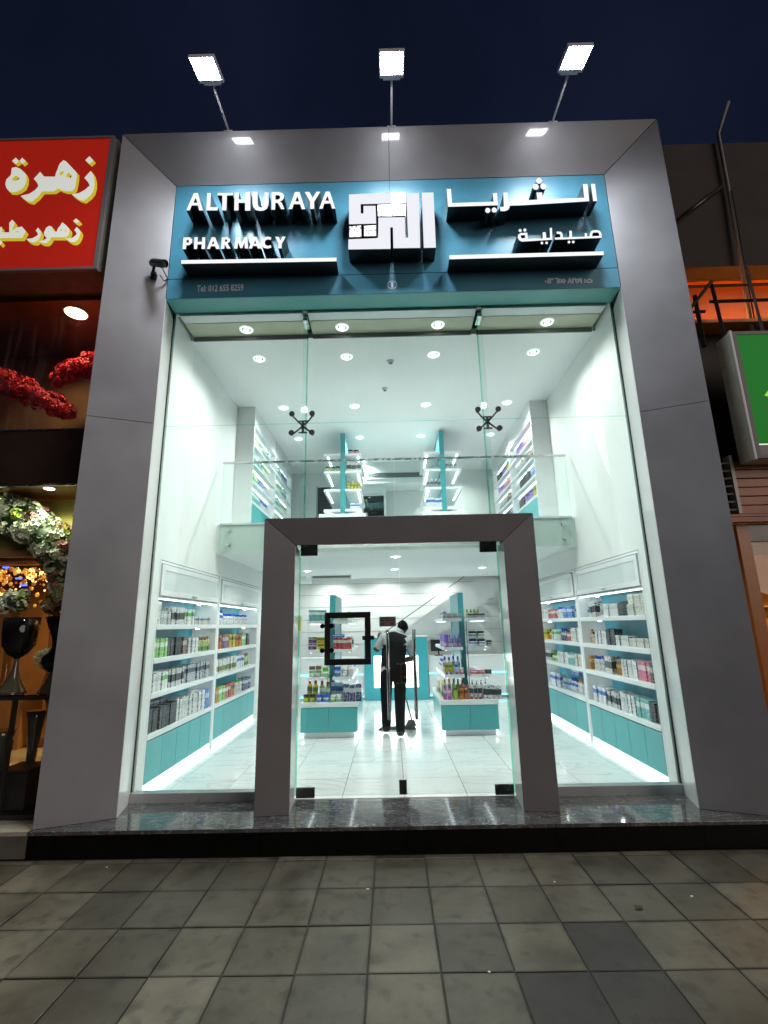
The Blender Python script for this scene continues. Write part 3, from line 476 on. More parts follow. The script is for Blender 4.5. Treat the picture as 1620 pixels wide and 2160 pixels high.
def raised(name, loops, depth=0.2, y=-0.61, face=None):
    """Channel letter: black folded return on the board, lit acrylic face set in its front."""
    r = obj(name, MB().prism(loops, y, y+depth-.001, 0, 0), black_return, sign)
    ins = 0.0025
    obj('face', MB().prism(loops, y-.004, y-.001, 0, 1), [face or letter_face, chrome], r)
    return r
for k in ('althuraya', 'pharmacy', 'thuraya', 'saydaliya'):
    for lp in GLYPH[k]: raised('letter', lp)
for lp in GLYPH['bar']: raised('underline_bar', lp)
for lp in GLYPH['logo']: raised('logo_piece', lp, face=emis('lit_white_logo', (0.92, 0.93, 1.0), 0.95))
def dotface():
    m, n, l, b = _new('pebbled_lit_acrylic')
    tc = n.new('ShaderNodeTexCoord'); v = n.new('ShaderNodeTexVoronoi'); v.inputs['Scale'].default_value = 30
    l.new(tc.outputs['Object'], v.inputs['Vector'])
    cr = n.new('ShaderNodeValToRGB'); cr.color_ramp.elements[0].position = 0.22; cr.color_ramp.elements[0].color = (.02, .025, .06, 1); cr.color_ramp.elements[1].position = 0.42; cr.color_ramp.elements[1].color = (1, 1, 1, 1)
    l.new(v.outputs['Distance'], cr.inputs['Fac']); b.inputs['Base Color'].default_value = (.12, .12, .13, 1); l.new(cr.outputs[0], b.inputs['Emission Color']); b.inputs['Emission Strength'].default_value = 0.95
    b.inputs['Roughness'].default_value = 0.3
    return m
df = dotface()
for lp in GLYPH['logosq']: raised('logo_square', lp, face=df)
print_white = mat('white_vinyl', (0.76, 0.87, 0.95), 0.5)
def text_mesh(body, name):
    cu = bpy.data.curves.new(name, 'FONT'); cu.body = body; cu.size = 1.0; cu.resolution_u = 3; cu.offset = 0.018
    o = bpy.data.objects.new(name, cu); COL.objects.link(o)
    dg = bpy.context.evaluated_depsgraph_get(); me = bpy.data.meshes.new_from_object(o.evaluated_get(dg))
    bpy.data.objects.remove(o); return me
def flat_text(body, x0, x1, z0, y, parent, m, h=None, bold=0.0):
    me = text_mesh(body, 'lettering'); xs_ = [v.co.x for v in me.vertices]; ys_ = [v.co.y for v in me.vertices]
    k = (x1-x0)/(max(xs_)-min(xs_)); kz = k if h is None else h/(max(ys_)-min(ys_)); mx0 = min(xs_); my0 = min(ys_)
    for v in me.vertices: v.co = ((v.co.x-mx0)*k+x0, y, (v.co.y-my0)*kz+z0)
    me.materials.clear(); me.materials.append(m)
    o = link('lettering', me, parent); return o
flat_text('Tel: 012 655 8259', -2.19, -1.667, 5.268, YI-.003, sign, print_white, 0.086)
flat_text('1', -0.012, 0.012, 5.258, YI-.003, sign, print_white, 0.07)
rg = MB()
for i in range(32):
    a, b = 2*math.pi*i/32, 2*math.pi*(i+1)/32
    rg.add([(.054*math.cos(a), YI-.003, 5.293+.054*math.sin(a)), (.046*math.cos(a), YI-.003, 5.293+.046*math.sin(a)), (.046*math.cos(b), YI-.003, 5.293+.046*math.sin(b)), (.054*math.cos(b), YI-.003, 5.293+.054*math.sin(b))], [(0,1,2,3)])
obj('number_ring', rg, print_white, sign)
def stroke(mb, pts, w, y):
    for a, b in zip(pts, pts[1:]):
        a, b = Vector(a), Vector(b); d = (b-a)
        if d.length < 1e-5: continue
        d.normalize(); n_ = Vector((-d.y, d.x))*w/2; a = a-d*w*.4; b = b+d*w*.4
        y -= .0002
        mb.add([(a.x+n_.x, y, a.y+n_.y), (a.x-n_.x, y, a.y-n_.y), (b.x-n_.x, y, b.y-n_.y), (b.x+n_.x, y, b.y+n_.y)], [(0,1,2,3)])
ph = MB()
for q in GLYPH['phone']: stroke(ph, q, 0.017, YI-.003)
obj('lettering', ph, print_white, sign)

# ------------------------------------------------------------------ floodlights on arms
led_white = emis('floodlight_led', (0.92, 0.93, 1.0), FLOOD)
lens_m = mat('floodlight_lens', (0.10, 0.10, 0.13), 0.25, emit=(0.75, 0.72, 1.0), estr=0.30)
house = mat('white_cast_housing', (0.66, 0.66, 0.68), 0.4, var=0.04)
fl_lab = ['LED floodlight on thin arm above the Latin lettering', 'LED floodlight on thin arm above the square logo', 'LED floodlight on thin arm above the Arabic lettering']
for i, x in enumerate((-1.87, 0.035, 1.91)):
    t = thing('floodlight', fl_lab[i], 'floodlight', (x, -0.62, 7.26), 'floodlights over the sign')
    obj('arm', MB().tube([(x, -0.60, 7.24), (x, -0.66, 7.262), (x, -1.13, 7.245)], 0.013, 8), house, t)
    obj('base_plate', B(x-.05, x+.05, -.64, -.56, 7.2401, 7.25), house, t)
    hx, hy, hz = x, -1.315, 7.19; tilt = R(-15)
    def P(u, v, w): # u across, v along (towards the street), w up
        return (hx+u, hy-v*math.cos(tilt)-w*math.sin(tilt), hz-v*math.sin(tilt)*-1+w*math.cos(tilt))
    def bx(mb, u0, u1, v0, v1, w0, w1, mi=0):
        mb.hexa([P(u0, v1, w0), P(u1, v1, w0), P(u1, v0, w0), P(u0, v0, w0)], [P(u0, v1, w1), P(u1, v1, w1), P(u1, v0, w1), P(u0, v0, w1)], mi)
    hm = MB(); bx(hm, -.128, .128, -.165, .150, .012, .05)
    for u0, u1, v0, v1 in ((-.128, -.118, -.165, .150), (.118, .128, -.165, .150), (-.118, .118, .140, .150), (-.118, .118, -.165, -.122)): bx(hm, u0, u1, v0, v1, -.012, .0118)
    for k in range(7): bx(hm, -.11+k*.034, -.10+k*.034, -.12, .12, .051, .085)
    bev(obj('housing', hm, house, t), .003, 2)
    lm = MB(); bx(lm, -.117, .117, -.121, .139, .002, .0115); obj('lens', lm, lens_m, t)
    dm = MB()
    for a in range(8):
        for b in range(8):
            u = -.100+a*.0286; v = -.104+b*.0322; bx(dm, u-.0082, u+.0082, v-.0095, v+.0095, -.003, .0015)
    obj('led_array', dm, led_white, t, kind='stuff')
    ld = bpy.data.lights.new('floodlight_beam', 'SPOT'); ld.energy = BEAM; ld.spot_size = R(146); ld.spot_blend = 1.0; ld.shadow_soft_size = 0.24; ld.color = (0.90, 0.94, 1.0)
    lo = bpy.data.objects.new('floodlight_beam', ld); COL.objects.link(lo); lo.parent = t
    lo.location = Vector(P(0, 0, -.03))-t.location; lo.rotation_euler = Vector((0, math.sin(R(2)), -math.cos(R(2)))).to_track_quat('-Z', 'Y').to_euler()
    bx_ = MB(); bx(bx_, -.090, .090, -.195, -.167, -.004, .03); obj('bracket', bx_, house, t)

# ------------------------------------------------------------------ security camera
cc = thing('security_camera', 'small black bullet security camera on the silver portal beside the sign', 'camera', (-2.60, -0.44, 5.40))
def pn(x, out=0.0): # point on the splayed panel
    f = (x+XO)/(XO-XI); n_ = Vector((YI-YO, -(XO-XI), 0)).normalized(); n_ = n_ if n_.y < 0 else -n_
    return Vector((x, YO+(YI-YO)*f, 0))+n_*out
b0 = pn(-2.66); 
obj('mount', MB().tube([b0+Vector((0,0,5.44)), pn(-2.66, .05)+Vector((0,0,5.44))], .035, 12), black_metal, cc)
hp = pn(-2.655, .13); fr = pn(-2.585, .27)
obj('arm', MB().tube([pn(-2.66, .05)+Vector((0,0,5.44)), pn(-2.66, .10)+Vector((0,0,5.43)), hp+Vector((0,0,5.475))], .016, 8), black_metal, cc)
body0 = pn(-2.69, .08)+Vector((0, 0, 5.545)); body1 = pn(-2.56, .24)+Vector((0, 0, 5.44))
d_ = (body1-body0)
obj('camera_body', MB().tube([body0, body0+d_*.06, body0+d_*.9, body1], [.025, .036, .036, .034], 14), mat('grey_camera_shell', (0.10, 0.10, 0.11), 0.4), cc)
obj('sun_hood', MB().tube([body0+Vector((0, 0, .012))+d_*.2, body0+d_*1.12+Vector((0, 0, .012))], .041, 14, cap=False), black_metal, cc)
obj('lens', MB().tube([body1, body1+d_*.03], .022, 12), mat('camera_lens', (0.05, 0.05, 0.055), 0.08), cc)
obj('cable', MB().tube([body0+d_*.3, pn(-2.58, .12)+Vector((0, 0, 5.48)), pn(-2.535, .05)+Vector((0, 0, 5.43)), pn(-2.532, .01)+Vector((0, 0, 5.44)), pn(-2.56, .03)+Vector((0, 0, 5.39)), pn(-2.6, .08)+Vector((0, 0, 5.42))], .006, 6), rubber, cc)

# ------------------------------------------------------------------ glass shopfront
gf = thing('glass_shopfront', 'two storey frameless glass shopfront with green edges and steel sill', 'shopfront', (0, 0, 0))
def gp(x0, x1, z0, z1): return obj('glass_pane', B(x0+.003, x1-.003, -.006, .006, z0+.003, z1-.003, 0, 1), [pane, pane_edge], gf)
for a, b in ((-2.62, -1.055), (-1.055, 1.055), (1.055, 2.62)): gp(a, b, 3.84, 5.318)
gp(-2.62, -1.055, 0.085, 3.84); gp(1.055, 2.62, 0.085, 3.84); gp(-1.055, 1.055, 2.45, 3.84)
for s in (-1, 1):
    a, b = sorted((s*1.06, s*2.62))
    obj('sill', MB().box(a, b, -.05, .05, 0.0005, .083), mat('grey_sill_metal', (0.36, 0.38, 0.38), 0.35, metal=0.3, var=0.08, rvar=0.1), gf)
    obj('edge_seal', B(*sorted((s*2.6205, s*2.6285)), -.008, .008, 0.0, 5.31), seam_dark, gf)
    obj('glass_fin', B(*sorted((s*1.047, s*1.063)), 0.012, 0.26, 2.66, 5.255, 0, 0), [glass('fin_glass', (0.955, 0.988, 0.978), 0.35)], gf)
    obj('fin_edge', B(*sorted((s*1.046, s*1.064)), 0.2605, 0.268, 2.66, 5.255), pane_edge, gf)
    obj('fin_clamp', B(*sorted((s*1.03, s*1.08)), 0.06, 0.24, 5.2, 5.26), chrome, gf)
for s in (-1, 1):
    sx = s*1.055; sz = 3.84
    sp_ = thing('spider_fitting', ['steel four arm spider fitting on the flower shop side glass joint', None, 'steel four arm spider fitting on the orange shop side glass joint'][s+1], 'glass fitting', (sx, 0.05, sz), 'spider fittings')
    obj('hub', MB().tube([(sx, 0.03, sz), (sx, 0.12, sz)], .022, 10).box(sx-.05, sx+.05, .05, .075, sz+.05, sz+.06).box(sx-.05, sx+.05, .05, .075, sz-.09, sz-.08).box(sx-.012, sx+.012, .055, .08, sz-.09, sz+.06), dark_steel, sp_)
    for dx in (-1, 1):
        for dz in (-1, 1):
            e = (sx+dx*.115, 0.04, sz+dz*.115)
            a_ = obj('arm', MB().tube([(sx, .07, sz), (sx+dx*.06, .065, sz+dz*.055), e], [.014, .011, .010], 8), dark_steel, sp_)
            obj('disc_cap', MB().tube([(e[0], -.018, e[2]), (e[0], -.0065, e[2])], .032, 16), rubber, a_)
            obj('bolt', MB().tube([(e[0], .0065, e[2]), (e[0], .05, e[2])], .018, 10), chrome, a_)

# ------------------------------------------------------------------ door portal and doors
dp = thing('door_portal', 'dark grey metal clad frame around the glass entrance doors', 'door frame', (0, -.4, 0))
DO, DI, DYO, DYI, DZO, DZI = 1.325, 1.02, -0.435, -0.40, 2.65, 2.378
for s in (-1, 1):
    pts = [(s*DO, DYO, 0.0), (s*DI, DYI, 0.0), (s*DI, DYI, DZI), (s*DO, DYO, DZO)]
    panel4('cladding_panel', pts if s < 0 else pts[::-1], 0.012, acp_dark, dp)
    obj('outer_return', B(*sorted((s*DO, s*(DO-.012))), DYO+.006, -.008, 0.0, DZO-.004), acp_dark, dp)
    obj('inner_lining', MB().hexa(*[[(s*DI, DYI+.003, z), (s*1.045, -.03, z), (s*1.07, -.03, z), (s*(DI+.02), DYI+.013, z)][::(1 if s < 0 else -1)] for z in (0.0, DZI-.001)]), reveal_white, dp)
    obj('core', B(*sorted((s*(DI+.055), s*(DO-.02))), DYI+.016, -.012, 0.0, DZO-.03), seam_dark, dp)
panel4('cladding_panel', [(-DI, DYI, DZI), (DI, DYI, DZI), (DO, DYO, DZO), (-DO, DYO, DZO)], 0.012, acp_dark, dp)
obj('top_return', B(-DO+.012, DO-.012, DYO+.006, -.008, DZO-.014, DZO-.002), acp_dark, dp)
obj('inner_head', MB().hexa([(-DI-.01, DYI+.003, DZI), (DI+.01, DYI+.003, DZI), (1.04, -.03, 2.41), (-1.04, -.03, 2.41)], [(-DI-.01, DYI+.003, DZI+.015), (DI+.01, DYI+.003, DZI+.015), (1.04, -.03, 2.43), (-1.04, -.03, 2.43)]), mat('mirror_lining', (0.6, 0.62, 0.6), 0.06, metal=0.9), dp)
obj('core', B(-DI, DI, DYI+.02, -.012, DZI+.06, DZO-.03), seam_dark, dp)
sticker_grey = mat('grey_sticker', (0.16, 0.155, 0.15), 0.5)
for s in (-1, 1):
    side = 'flower shop side' if s < 0 else 'orange shop side'
    d = thing('glass_door', f'frameless glass entrance door leaf with long steel bar handle, {side}', 'door', (s*1.04, 0, 0.02), 'entrance door leaves')
    a, b = sorted((s*.004, s*1.036))
    obj('leaf', B(a, b, -.006, .006, 0.028, 2.405, 0, 1), [pane, pane_edge], d)
    for z, nm in ((0.012, 'floor_hinge'), (2.33, 'top_hinge')):
        obj(nm, B(*sorted((s*1.036, s*.86)), -.016, -.0065, z, z+.085).box(*sorted((s*1.036, s*.86)), .0065, .016, z, z+.085), dark_steel, d)
    hx = s*.135
    hb = obj('bar_handle', MB().tube([(hx, -.055, .70), (hx, -.055, 1.55)], .0155, 12), mat('satin_steel', (0.42, 0.42, 0.42), 0.22, metal=1.0), d)
    for z in (.85, 1.40): obj('post', MB().tube([(hx, -.05, z), (hx, .05, z)], .009, 8), chrome, hb)
    obj('inner_bar', MB().tube([(hx, .055, .70), (hx, .055, 1.55)], .0155, 12), black_metal, hb)
    obj('edge_strip', B(*sorted((s*1.0365, s*1.0495)), -.01, .01, 0.03, 2.40), pane_edge, d)
    if s < 0:
        obj('floor_bolt', B(-.052, .02, -.02, -.0068, .03, .155), dark_steel, d)
        bev(obj('lock_case', B(-.056, -.003, -.03, -.0068, 1.035, 1.215), mat('smoked_steel', (0.20, 0.17, 0.13), 0.2, metal=0.9), d), .004)
    else:
        lc = bev(obj('lock_case', B(.003, .05, -.03, -.0068, 1.035, 1.215), mat('smoked_steel', (0.20, 0.17, 0.13), 0.2, metal=0.9), d), .004)
        obj('keyhole', MB().tube([(.03, -.033, 1.09), (.03, -.0301, 1.09)], .009, 10), chrome, lc)
wf = thing('framed_panel', 'black square frame hinged on the glass door beside the bar handle', 'frame', (-.54, -.02, 1.22))
fx0, fx1, fz0, fz1 = -.775, -.305, 1.215, 1.735
for nm, q in (('frame_bar', (fx0, fx1, fz1-.06, fz1)), ('frame_bar', (fx0, fx1, fz0, fz0+.06)), ('frame_bar', (fx0, fx0+.06, fz0+.06, fz1-.06)), ('frame_bar', (fx1-.06, fx1, fz0+.06, fz1-.06))):
    bev(obj(nm, B(q[0], q[1], -.035, -.008, q[2], q[3]), black_metal, wf), .004)
for q in ((fx0+.02, fx1-.02, fz1-.03, fz1-.022), (fx0+.02, fx1-.02, fz0+.022, fz0+.03)): obj('raised_bead', B(q[0], q[1], -.042, -.0355, q[2], q[3]), black_metal, wf)
for z in (1.36, 1.60):
    for dx in (-.02, .075): obj('hinge_disc', MB().tube([(fx0+dx, -.05, z), (fx0+dx, -.0355, z)], .024, 14), mat('gunmetal', (.03, .03, .032), .25, metal=.8), wf)
obj('latch', B(fx1-.085, fx1+.035, -.052, -.0355, 1.455, 1.495), black_metal, wf)
st = thing('door_sticker', 'dark grey payment sticker with small orange mark on the glass door', 'sticker', (-.13, -.008, 1.58))
obj('plate', B(-.216, -.047, -.0085, -.0068, 1.584, 1.682), sticker_grey, st)
sm_ = MB()
for i, (x0, x1, z) in enumerate(((-.205, -.165, 1.665), (-.16, -.11, 1.665), (-.205, -.165, 1.645), (-.16, -.105, 1.645), (-.10, -.06, 1.65))): sm_.box(x0, x1, -.0095, -.0087, z-.005, z+.004)
obj('print_line', sm_, mat('sticker_ink', (0.03, 0.03, 0.03), 0.6), st)
obj('card_mark', MB().tube([(-.137, -.0095, 1.61), (-.137, -.0087, 1.61)], .012, 14).tube([(-.125, -.0099, 1.61), (-.125, -.0088, 1.61)], .012, 14), mat('orange_ink', (0.5, 0.12, 0.02), 0.5), st)
obj('card_mark', B(-.20, -.165, -.0095, -.0087, 1.60, 1.62), mat('blue_ink', (0.06, 0.08, 0.16), 0.5), st)
obj('card_mark', B(-.10, -.065, -.0095, -.0087, 1.60, 1.62), mat('blue_ink', (0.06, 0.08, 0.16), 0.5), st)

# ------------------------------------------------------------------ ceiling lamps
ring_m = mat('glowing_trim_ring', (0.85, 0.85, 0.85), 0.3, emit=(1, 1, 1), estr=0.8)  # ring carries a glow of its own though the lamp is the source
lamp_m = emis('downlight_lamp', (1.0, 1.0, 0.98), 30.0)
refl_m = mat('lamp_reflector', (0.35, 0.36, 0.36), 0.3, metal=0.5)
rb = MB()
for (r0, z0_), (r1, z1_) in zip([(.060, -.001), (.062, -.011), (.072, -.014), (.082, -.010), (.086, 0)], [(.062, -.011), (.072, -.014), (.082, -.010), (.086, 0)]):
    for k_ in range(24):
        a0, a1 = 2*math.pi*k_/24, 2*math.pi*(k_+1)/24
        rb.add([(r0*math.cos(a0), r0*math.sin(a0), z0_), (r0*math.cos(a1), r0*math.sin(a1), z0_), (r1*math.cos(a1), r1*math.sin(a1), z1_), (r1*math.cos(a0), r1*math.sin(a0), z1_)], [(0, 1, 2, 3)], 0, True)
RING = rb.mesh('trim_ring', [ring_m]); LAMP = MB().lathe([(.010, -.020), (.022, -.016), (.026, -.006), (.024, -.0035)], n=14).mesh('lamp', [lamp_m]); CUP = MB().lathe([(.058, -.003), (.0605, -.0005)], n=20).mesh('reflector', [refl_m])
def downlights(spots, z, watts, label, group, cone=150):
    for (x, y) in spots:
        t = thing('downlight', label, 'ceiling light', (x, y, z-.0005), group)
        link('trim_ring', RING, t, (0, 0, 0)); link('reflector', CUP, t, (0, 0, 0)); link('lamp', LAMP, t, (0, 0, 0))
        ld = bpy.data.lights.new('downlight_spot', 'SPOT'); ld.energy = watts; ld.spot_size = R(cone); ld.spot_blend = 0.8; ld.shadow_soft_size = 0.04; ld.energy = watts*(0.7 if abs(x) > 1.8 else 1.0); ld.color = (1.0, 0.995, 0.97)
        lo = bpy.data.objects.new('downlight_spot', ld); COL.objects.link(lo); lo.parent = t; lo.location = (0, 0, -.05)
cols4 = (-1.84, -0.63, 0.575, 1.945)
downlights([(x, .92) for x in cols4], 5.22, WUP, 'round recessed downlight in the first row of the high ceiling', 'high ceiling downlights, first row')
downlights([(x, 2.47) for x in cols4], 5.22, WUP, 'round recessed downlight in the second row of the high ceiling', 'high ceiling downlights, second row')
downlights([(x, 3.87) for x in cols4], 5.22, WUP, 'round recessed downlight in the third row of the high ceiling', 'high ceiling downlights, third row')
downlights([(x, 5.3) for x in (-.63, 1.4)], 5.22, WUP, 'round recessed downlight near the back of the high ceiling', 'high ceiling downlights, back row')
downlights([(x, .30) for x in cols4], 5.262, WUP*.7, 'round recessed downlight set in the olive pelmet board', 'pelmet downlights')
downlights([(x, 2.5) for x in (-1.7, 0, 1.7)], 2.65, WLO, 'round recessed downlight near the front of the low mezzanine ceiling', 'low ceiling downlights, front row')
downlights([(x, 4.3) for x in (-1.7, 0, 1.7)], 2.65, WLO, 'round recessed downlight further back in the low mezzanine ceiling', 'low ceiling downlights, back row')
downlights([(x, 6.6) for x in (-1.5, -.2, 1.2)], 2.92, WLO*1.3, 'round recessed downlight by the back wall behind the counter', 'back wall downlights')
for (x, y), lb in (((-0.02, 1.06), 'small round smoke detector on the high ceiling nearest the glass'), ((-0.11, 1.87), 'small dome sensor on the high ceiling behind the smoke detector')):
    t = thing('smoke_detector', lb, 'detector', (x, y, 5.22))
    obj('base', MB().lathe([(.03, -.03), (.045, -.022), (.052, 0)], (x, y, 5.2199), 16), white_lam, t)
    obj('sensor', MB().lathe([(.012, -.048), (.026, -.043), (.028, -.0305)], (x, y, 5.2199), 12), mat('grey_plastic', (0.25, 0.26, 0.26), 0.5), t)

# ------------------------------------------------------------------ products
def PMs():
    P = product
    W = (0.78, 0.78, 0.77); G = (0.55, 0.57, 0.58)
    return dict(
        white=P('white', W, (0.62, 0.64, 0.66), (0.10, 0.12, 0.16)), whiteblue=P('whiteblue', W, (0.05, 0.14, 0.5), (0.10, 0.2, 0.5)),
        whitegreen=P('whitegreen', W, (0.12, 0.42, 0.10), (0.1, 0.3, 0.1)), green=P('green', (0.16, 0.48, 0.08), (0.75, 0.8, 0.7), (0.75, 0.8, 0.7)),
        black=P('black', (0.022, 0.023, 0.028), (0.05, 0.05, 0.06), (0.35, 0.35, 0.35), dens=-.2), silver=P('silver', (0.50, 0.52, 0.56), (0.05, 0.06, 0.12), (0.03, 0.03, 0.06), dens=1.2),
        brown=P('brown', (0.10, 0.045, 0.035), (0.5, 0.45, 0.4), (0.6, 0.55, 0.5)), cream=P('cream', (0.62, 0.60, 0.52), (0.10, 0.2, 0.3), (0.1, 0.1, 0.2)),
        yellowgreen=P('yellowgreen', (0.55, 0.55, 0.30), (0.10, 0.30, 0.08), (0.1, 0.12, 0.05), .1, .4), blue=P('blue', (0.03, 0.15, 0.50), (0.5, 0.6, 0.75), (0.7, 0.75, 0.8)),
        orange=P('orange', (0.60, 0.17, 0.025), (0.15, 0.03, 0.02), (0.1, 0.05, 0.03)), purple=P('purple', (0.10, 0.02, 0.16), (0.5, 0.4, 0.3), (0.6, 0.55, 0.5)),
        yellow=P('yellow', (0.66, 0.50, 0.04), (0.10, 0.25, 0.05), (0.1, 0.08, 0.03)), red=P('red', (0.45, 0.03, 0.05), (0.7, 0.68, 0.6), (0.7, 0.6, 0.5)),
        olive=P('olive', W, (0.20, 0.22, 0.05), (0.1, 0.12, 0.05), .15, .5), amber=P('amber', (0.50, 0.24, 0.03), (0.65, 0.5, 0.3), (0.2, 0.08, 0.02)),
        teal=P('teal', (0.07, 0.38, 0.37), (0.75, 0.8, 0.78), (0.7, 0.75, 0.75)), pink=P('pink', (0.60, 0.10, 0.20), (0.75, 0.6, 0.62), (0.7, 0.6, 0.62)),
        ivory=P('ivory', (0.66, 0.64, 0.58), (0.55, 0.52, 0.46), (0.2, 0.18, 0.16)), grey=P('grey', (0.42, 0.43, 0.44), (0.65, 0.65, 0.64), (0.1, 0.1, 0.1)),
        navy=P('navy', (0.03, 0.045, 0.13), (0.55, 0.55, 0.6), (0.6, 0.6, 0.65)), violet=P('violet', (0.16, 0.09, 0.50), (0.7, 0.4, 0.55), (0.7, 0.65, 0.7), .1, .4),
        lime=P('lime', (0.42, 0.55, 0.06), (0.03, 0.03, 0.03), (0.03, 0.04, 0.02), .85, .97), mono=P('mono', (0.70, 0.70, 0.70), (0.04, 0.04, 0.045), (0.05, 0.05, 0.05), .3, .7, dens=1.2),
        magenta=P('magenta', (0.42, 0.05, 0.35), (0.6, 0.5, 0.6), (0.7, 0.6, 0.7)), clearblue=P('clearblue', (0.45, 0.60, 0.70), (0.05, 0.12, 0.35), (0.1, 0.15, 0.3)))
PM = PMs()
def solid(c): return mat('cap_%02x%02x%02x' % tuple(int(min(1, x)*255) for x in c), c, 0.35)
_pm_cache = {}
def proto(kind, w, h, d, m, cap):
    key = (kind, w, h, d, m, cap)
    if key in _pm_cache: return _pm_cache[key]
    mm = PM[m]; parts = []
    if kind in ('carton', 'pack'):
        c = .0025; mb = MB()
        mb.add([(-w/2, -d/2, 0), (w/2, -d/2, 0), (w/2, d/2, 0), (-w/2, d/2, 0), (-w/2, -d/2, h-c), (w/2, -d/2, h-c), (w/2, d/2, h-c), (-w/2, d/2, h-c), (-w/2+c, -d/2+c, h), (w/2-c, -d/2+c, h), (w/2-c, d/2-c, h), (-w/2+c, d/2-c, h)],
               [(0,3,2,1),(0,1,5,4),(1,2,6,5),(2,3,7,6),(3,0,4,7),(4,5,9,8),(5,6,10,9),(6,7,11,10),(7,4,8,11),(8,9,10,11)])
        body = mb.mesh(kind, [mm])
    elif kind == 'bottle':
        r = w/2; body = MB().lathe([(r*.94, 0), (r, .006), (r, h*.66), (r*.8, h*.74), (r*.42, h*.79), (r*.42, h*.80)], n=10).mesh(kind, [mm])
        parts.append(('cap', MB().lathe([(r*.52, h*.801), (r*.52, h*.985), (r*.46, h)], n=8).mesh('cap', [solid(cap)])))
    elif kind == 'spray_bottle':
        r = w/2; body = MB().lathe([(r*.94, 0), (r, .006), (r, h*.6), (r*.7, h*.7), (r*.3, h*.75)], n=10).mesh(kind, [mm])
        parts.append(('pump', MB().lathe([(r*.34, h*.751), (r*.34, h*.86), (r*.12, h*.87), (r*.12, h*.96)], n=8).box(-r*.2, r*.2, -r*1.0, r*.25, h*.961, h).mesh('pump', [solid(cap)])))
    elif kind == 'jar':
        r = w/2; body = MB().lathe([(r*.9, 0), (r, .008), (r, h*.66), (r*.92, h*.70)], n=14).mesh(kind, [mm])
        parts.append(('lid', MB().lathe([(r*1.0, h*.701), (r*1.0, h*.98), (r*.95, h)], n=14).mesh('lid', [solid(cap)])))
    elif kind == 'tube':
        r = w/2; mb = MB(); n = 10; o = []
        for zz, a, b2 in ((h*.16, r*.75, r*.6), (h*.2, r*.95, r*.75), (h*.6, r, r*.5), (h*.97, r*1.05, r*.08), (h, r*1.05, r*.06)):
            o.append([(a*math.cos(2*math.pi*k/n), b2*math.sin(2*math.pi*k/n), zz) for k in range(n)])
        fs = [[i*n+k, i*n+(k+1) % n, (i+1)*n+(k+1) % n, (i+1)*n+k] for i in range(4) for k in range(n)]
        mb.add([p for q in o for p in q], fs, 0, True); mb.add(o[-1], [list(range(n))])
        body = mb.mesh(kind, [mm]); parts.append(('cap', MB().lathe([(r*.62, 0), (r*.66, h*.155)], n=10).mesh('cap', [solid(cap)])))
    _pm_cache[key] = (body, parts); return body, parts
def put(kind, w, h, d, m, cap, loc, rz, label, group):
    body, parts = proto(kind, w, h, d, m, cap)
    nm_ = kind
    if kind == 'carton': nm_ = 'carton_upper' if loc[2] > 3 else ('carton_flower_side' if loc[0] < -2.2 else ('carton_orange_side' if loc[0] > 2.2 else 'carton'))  # all the same cartons; the name only follows where they stand
    o = obj(nm_, body, None, None, loc); o.rotation_euler = (0, 0, rz); o.scale = (1, 1, random.uniform(.95, 1.03)); tag(o, label, {'carton': 'box', 'pack': 'pack'}.get(kind, kind.replace('_', ' ')), group)
    for nm, me in parts:
        c = bpy.data.objects.new(nm, me); COL.objects.link(c); c.parent = o
    return o
KINDW = {'carton': 'box', 'bottle': 'bottle', 'jar': 'jar', 'tube': 'tube', 'pack': 'pack', 'spray_bottle': 'pump bottle'}
def row(place, runs, axis, start, end, fixed, z, face, jitter=.011):
    """A shelf filled run by run. axis 'y': along the wall at x=fixed; 'x': across a gondola at y=fixed. face: z rotation."""
    pos = start; sgn = 1 if end > start else -1
    for (kind, n, w, h, d, m, cap, words_) in runs:
        gap = .006 if kind in ('carton', 'pack') else .008
        lab = f'{words_} {KINDW[kind]} {place}'; grp = f'{words_} {KINDW[kind]} run {place}'
        for i in range(n):
            if (pos+sgn*w-end)*sgn > 0: break
            p = pos+sgn*w/2; j = random.uniform(-jitter, jitter)
            loc = (fixed+j, p, z) if axis == 'y' else (p, fixed+j, z)
            put(kind, w, h, d, m, cap, loc, face+random.uniform(-.05, .05), lab, grp)
            pos += sgn*(w+gap)
        pos += sgn*.012
WC = (0.8, 0.8, 0.8); BC = (0.02, 0.08, 0.6); KC = (0.015, 0.015, 0.02); GC = (0.10, 0.45, 0.05); RC = (0.5, 0.03, 0.03)

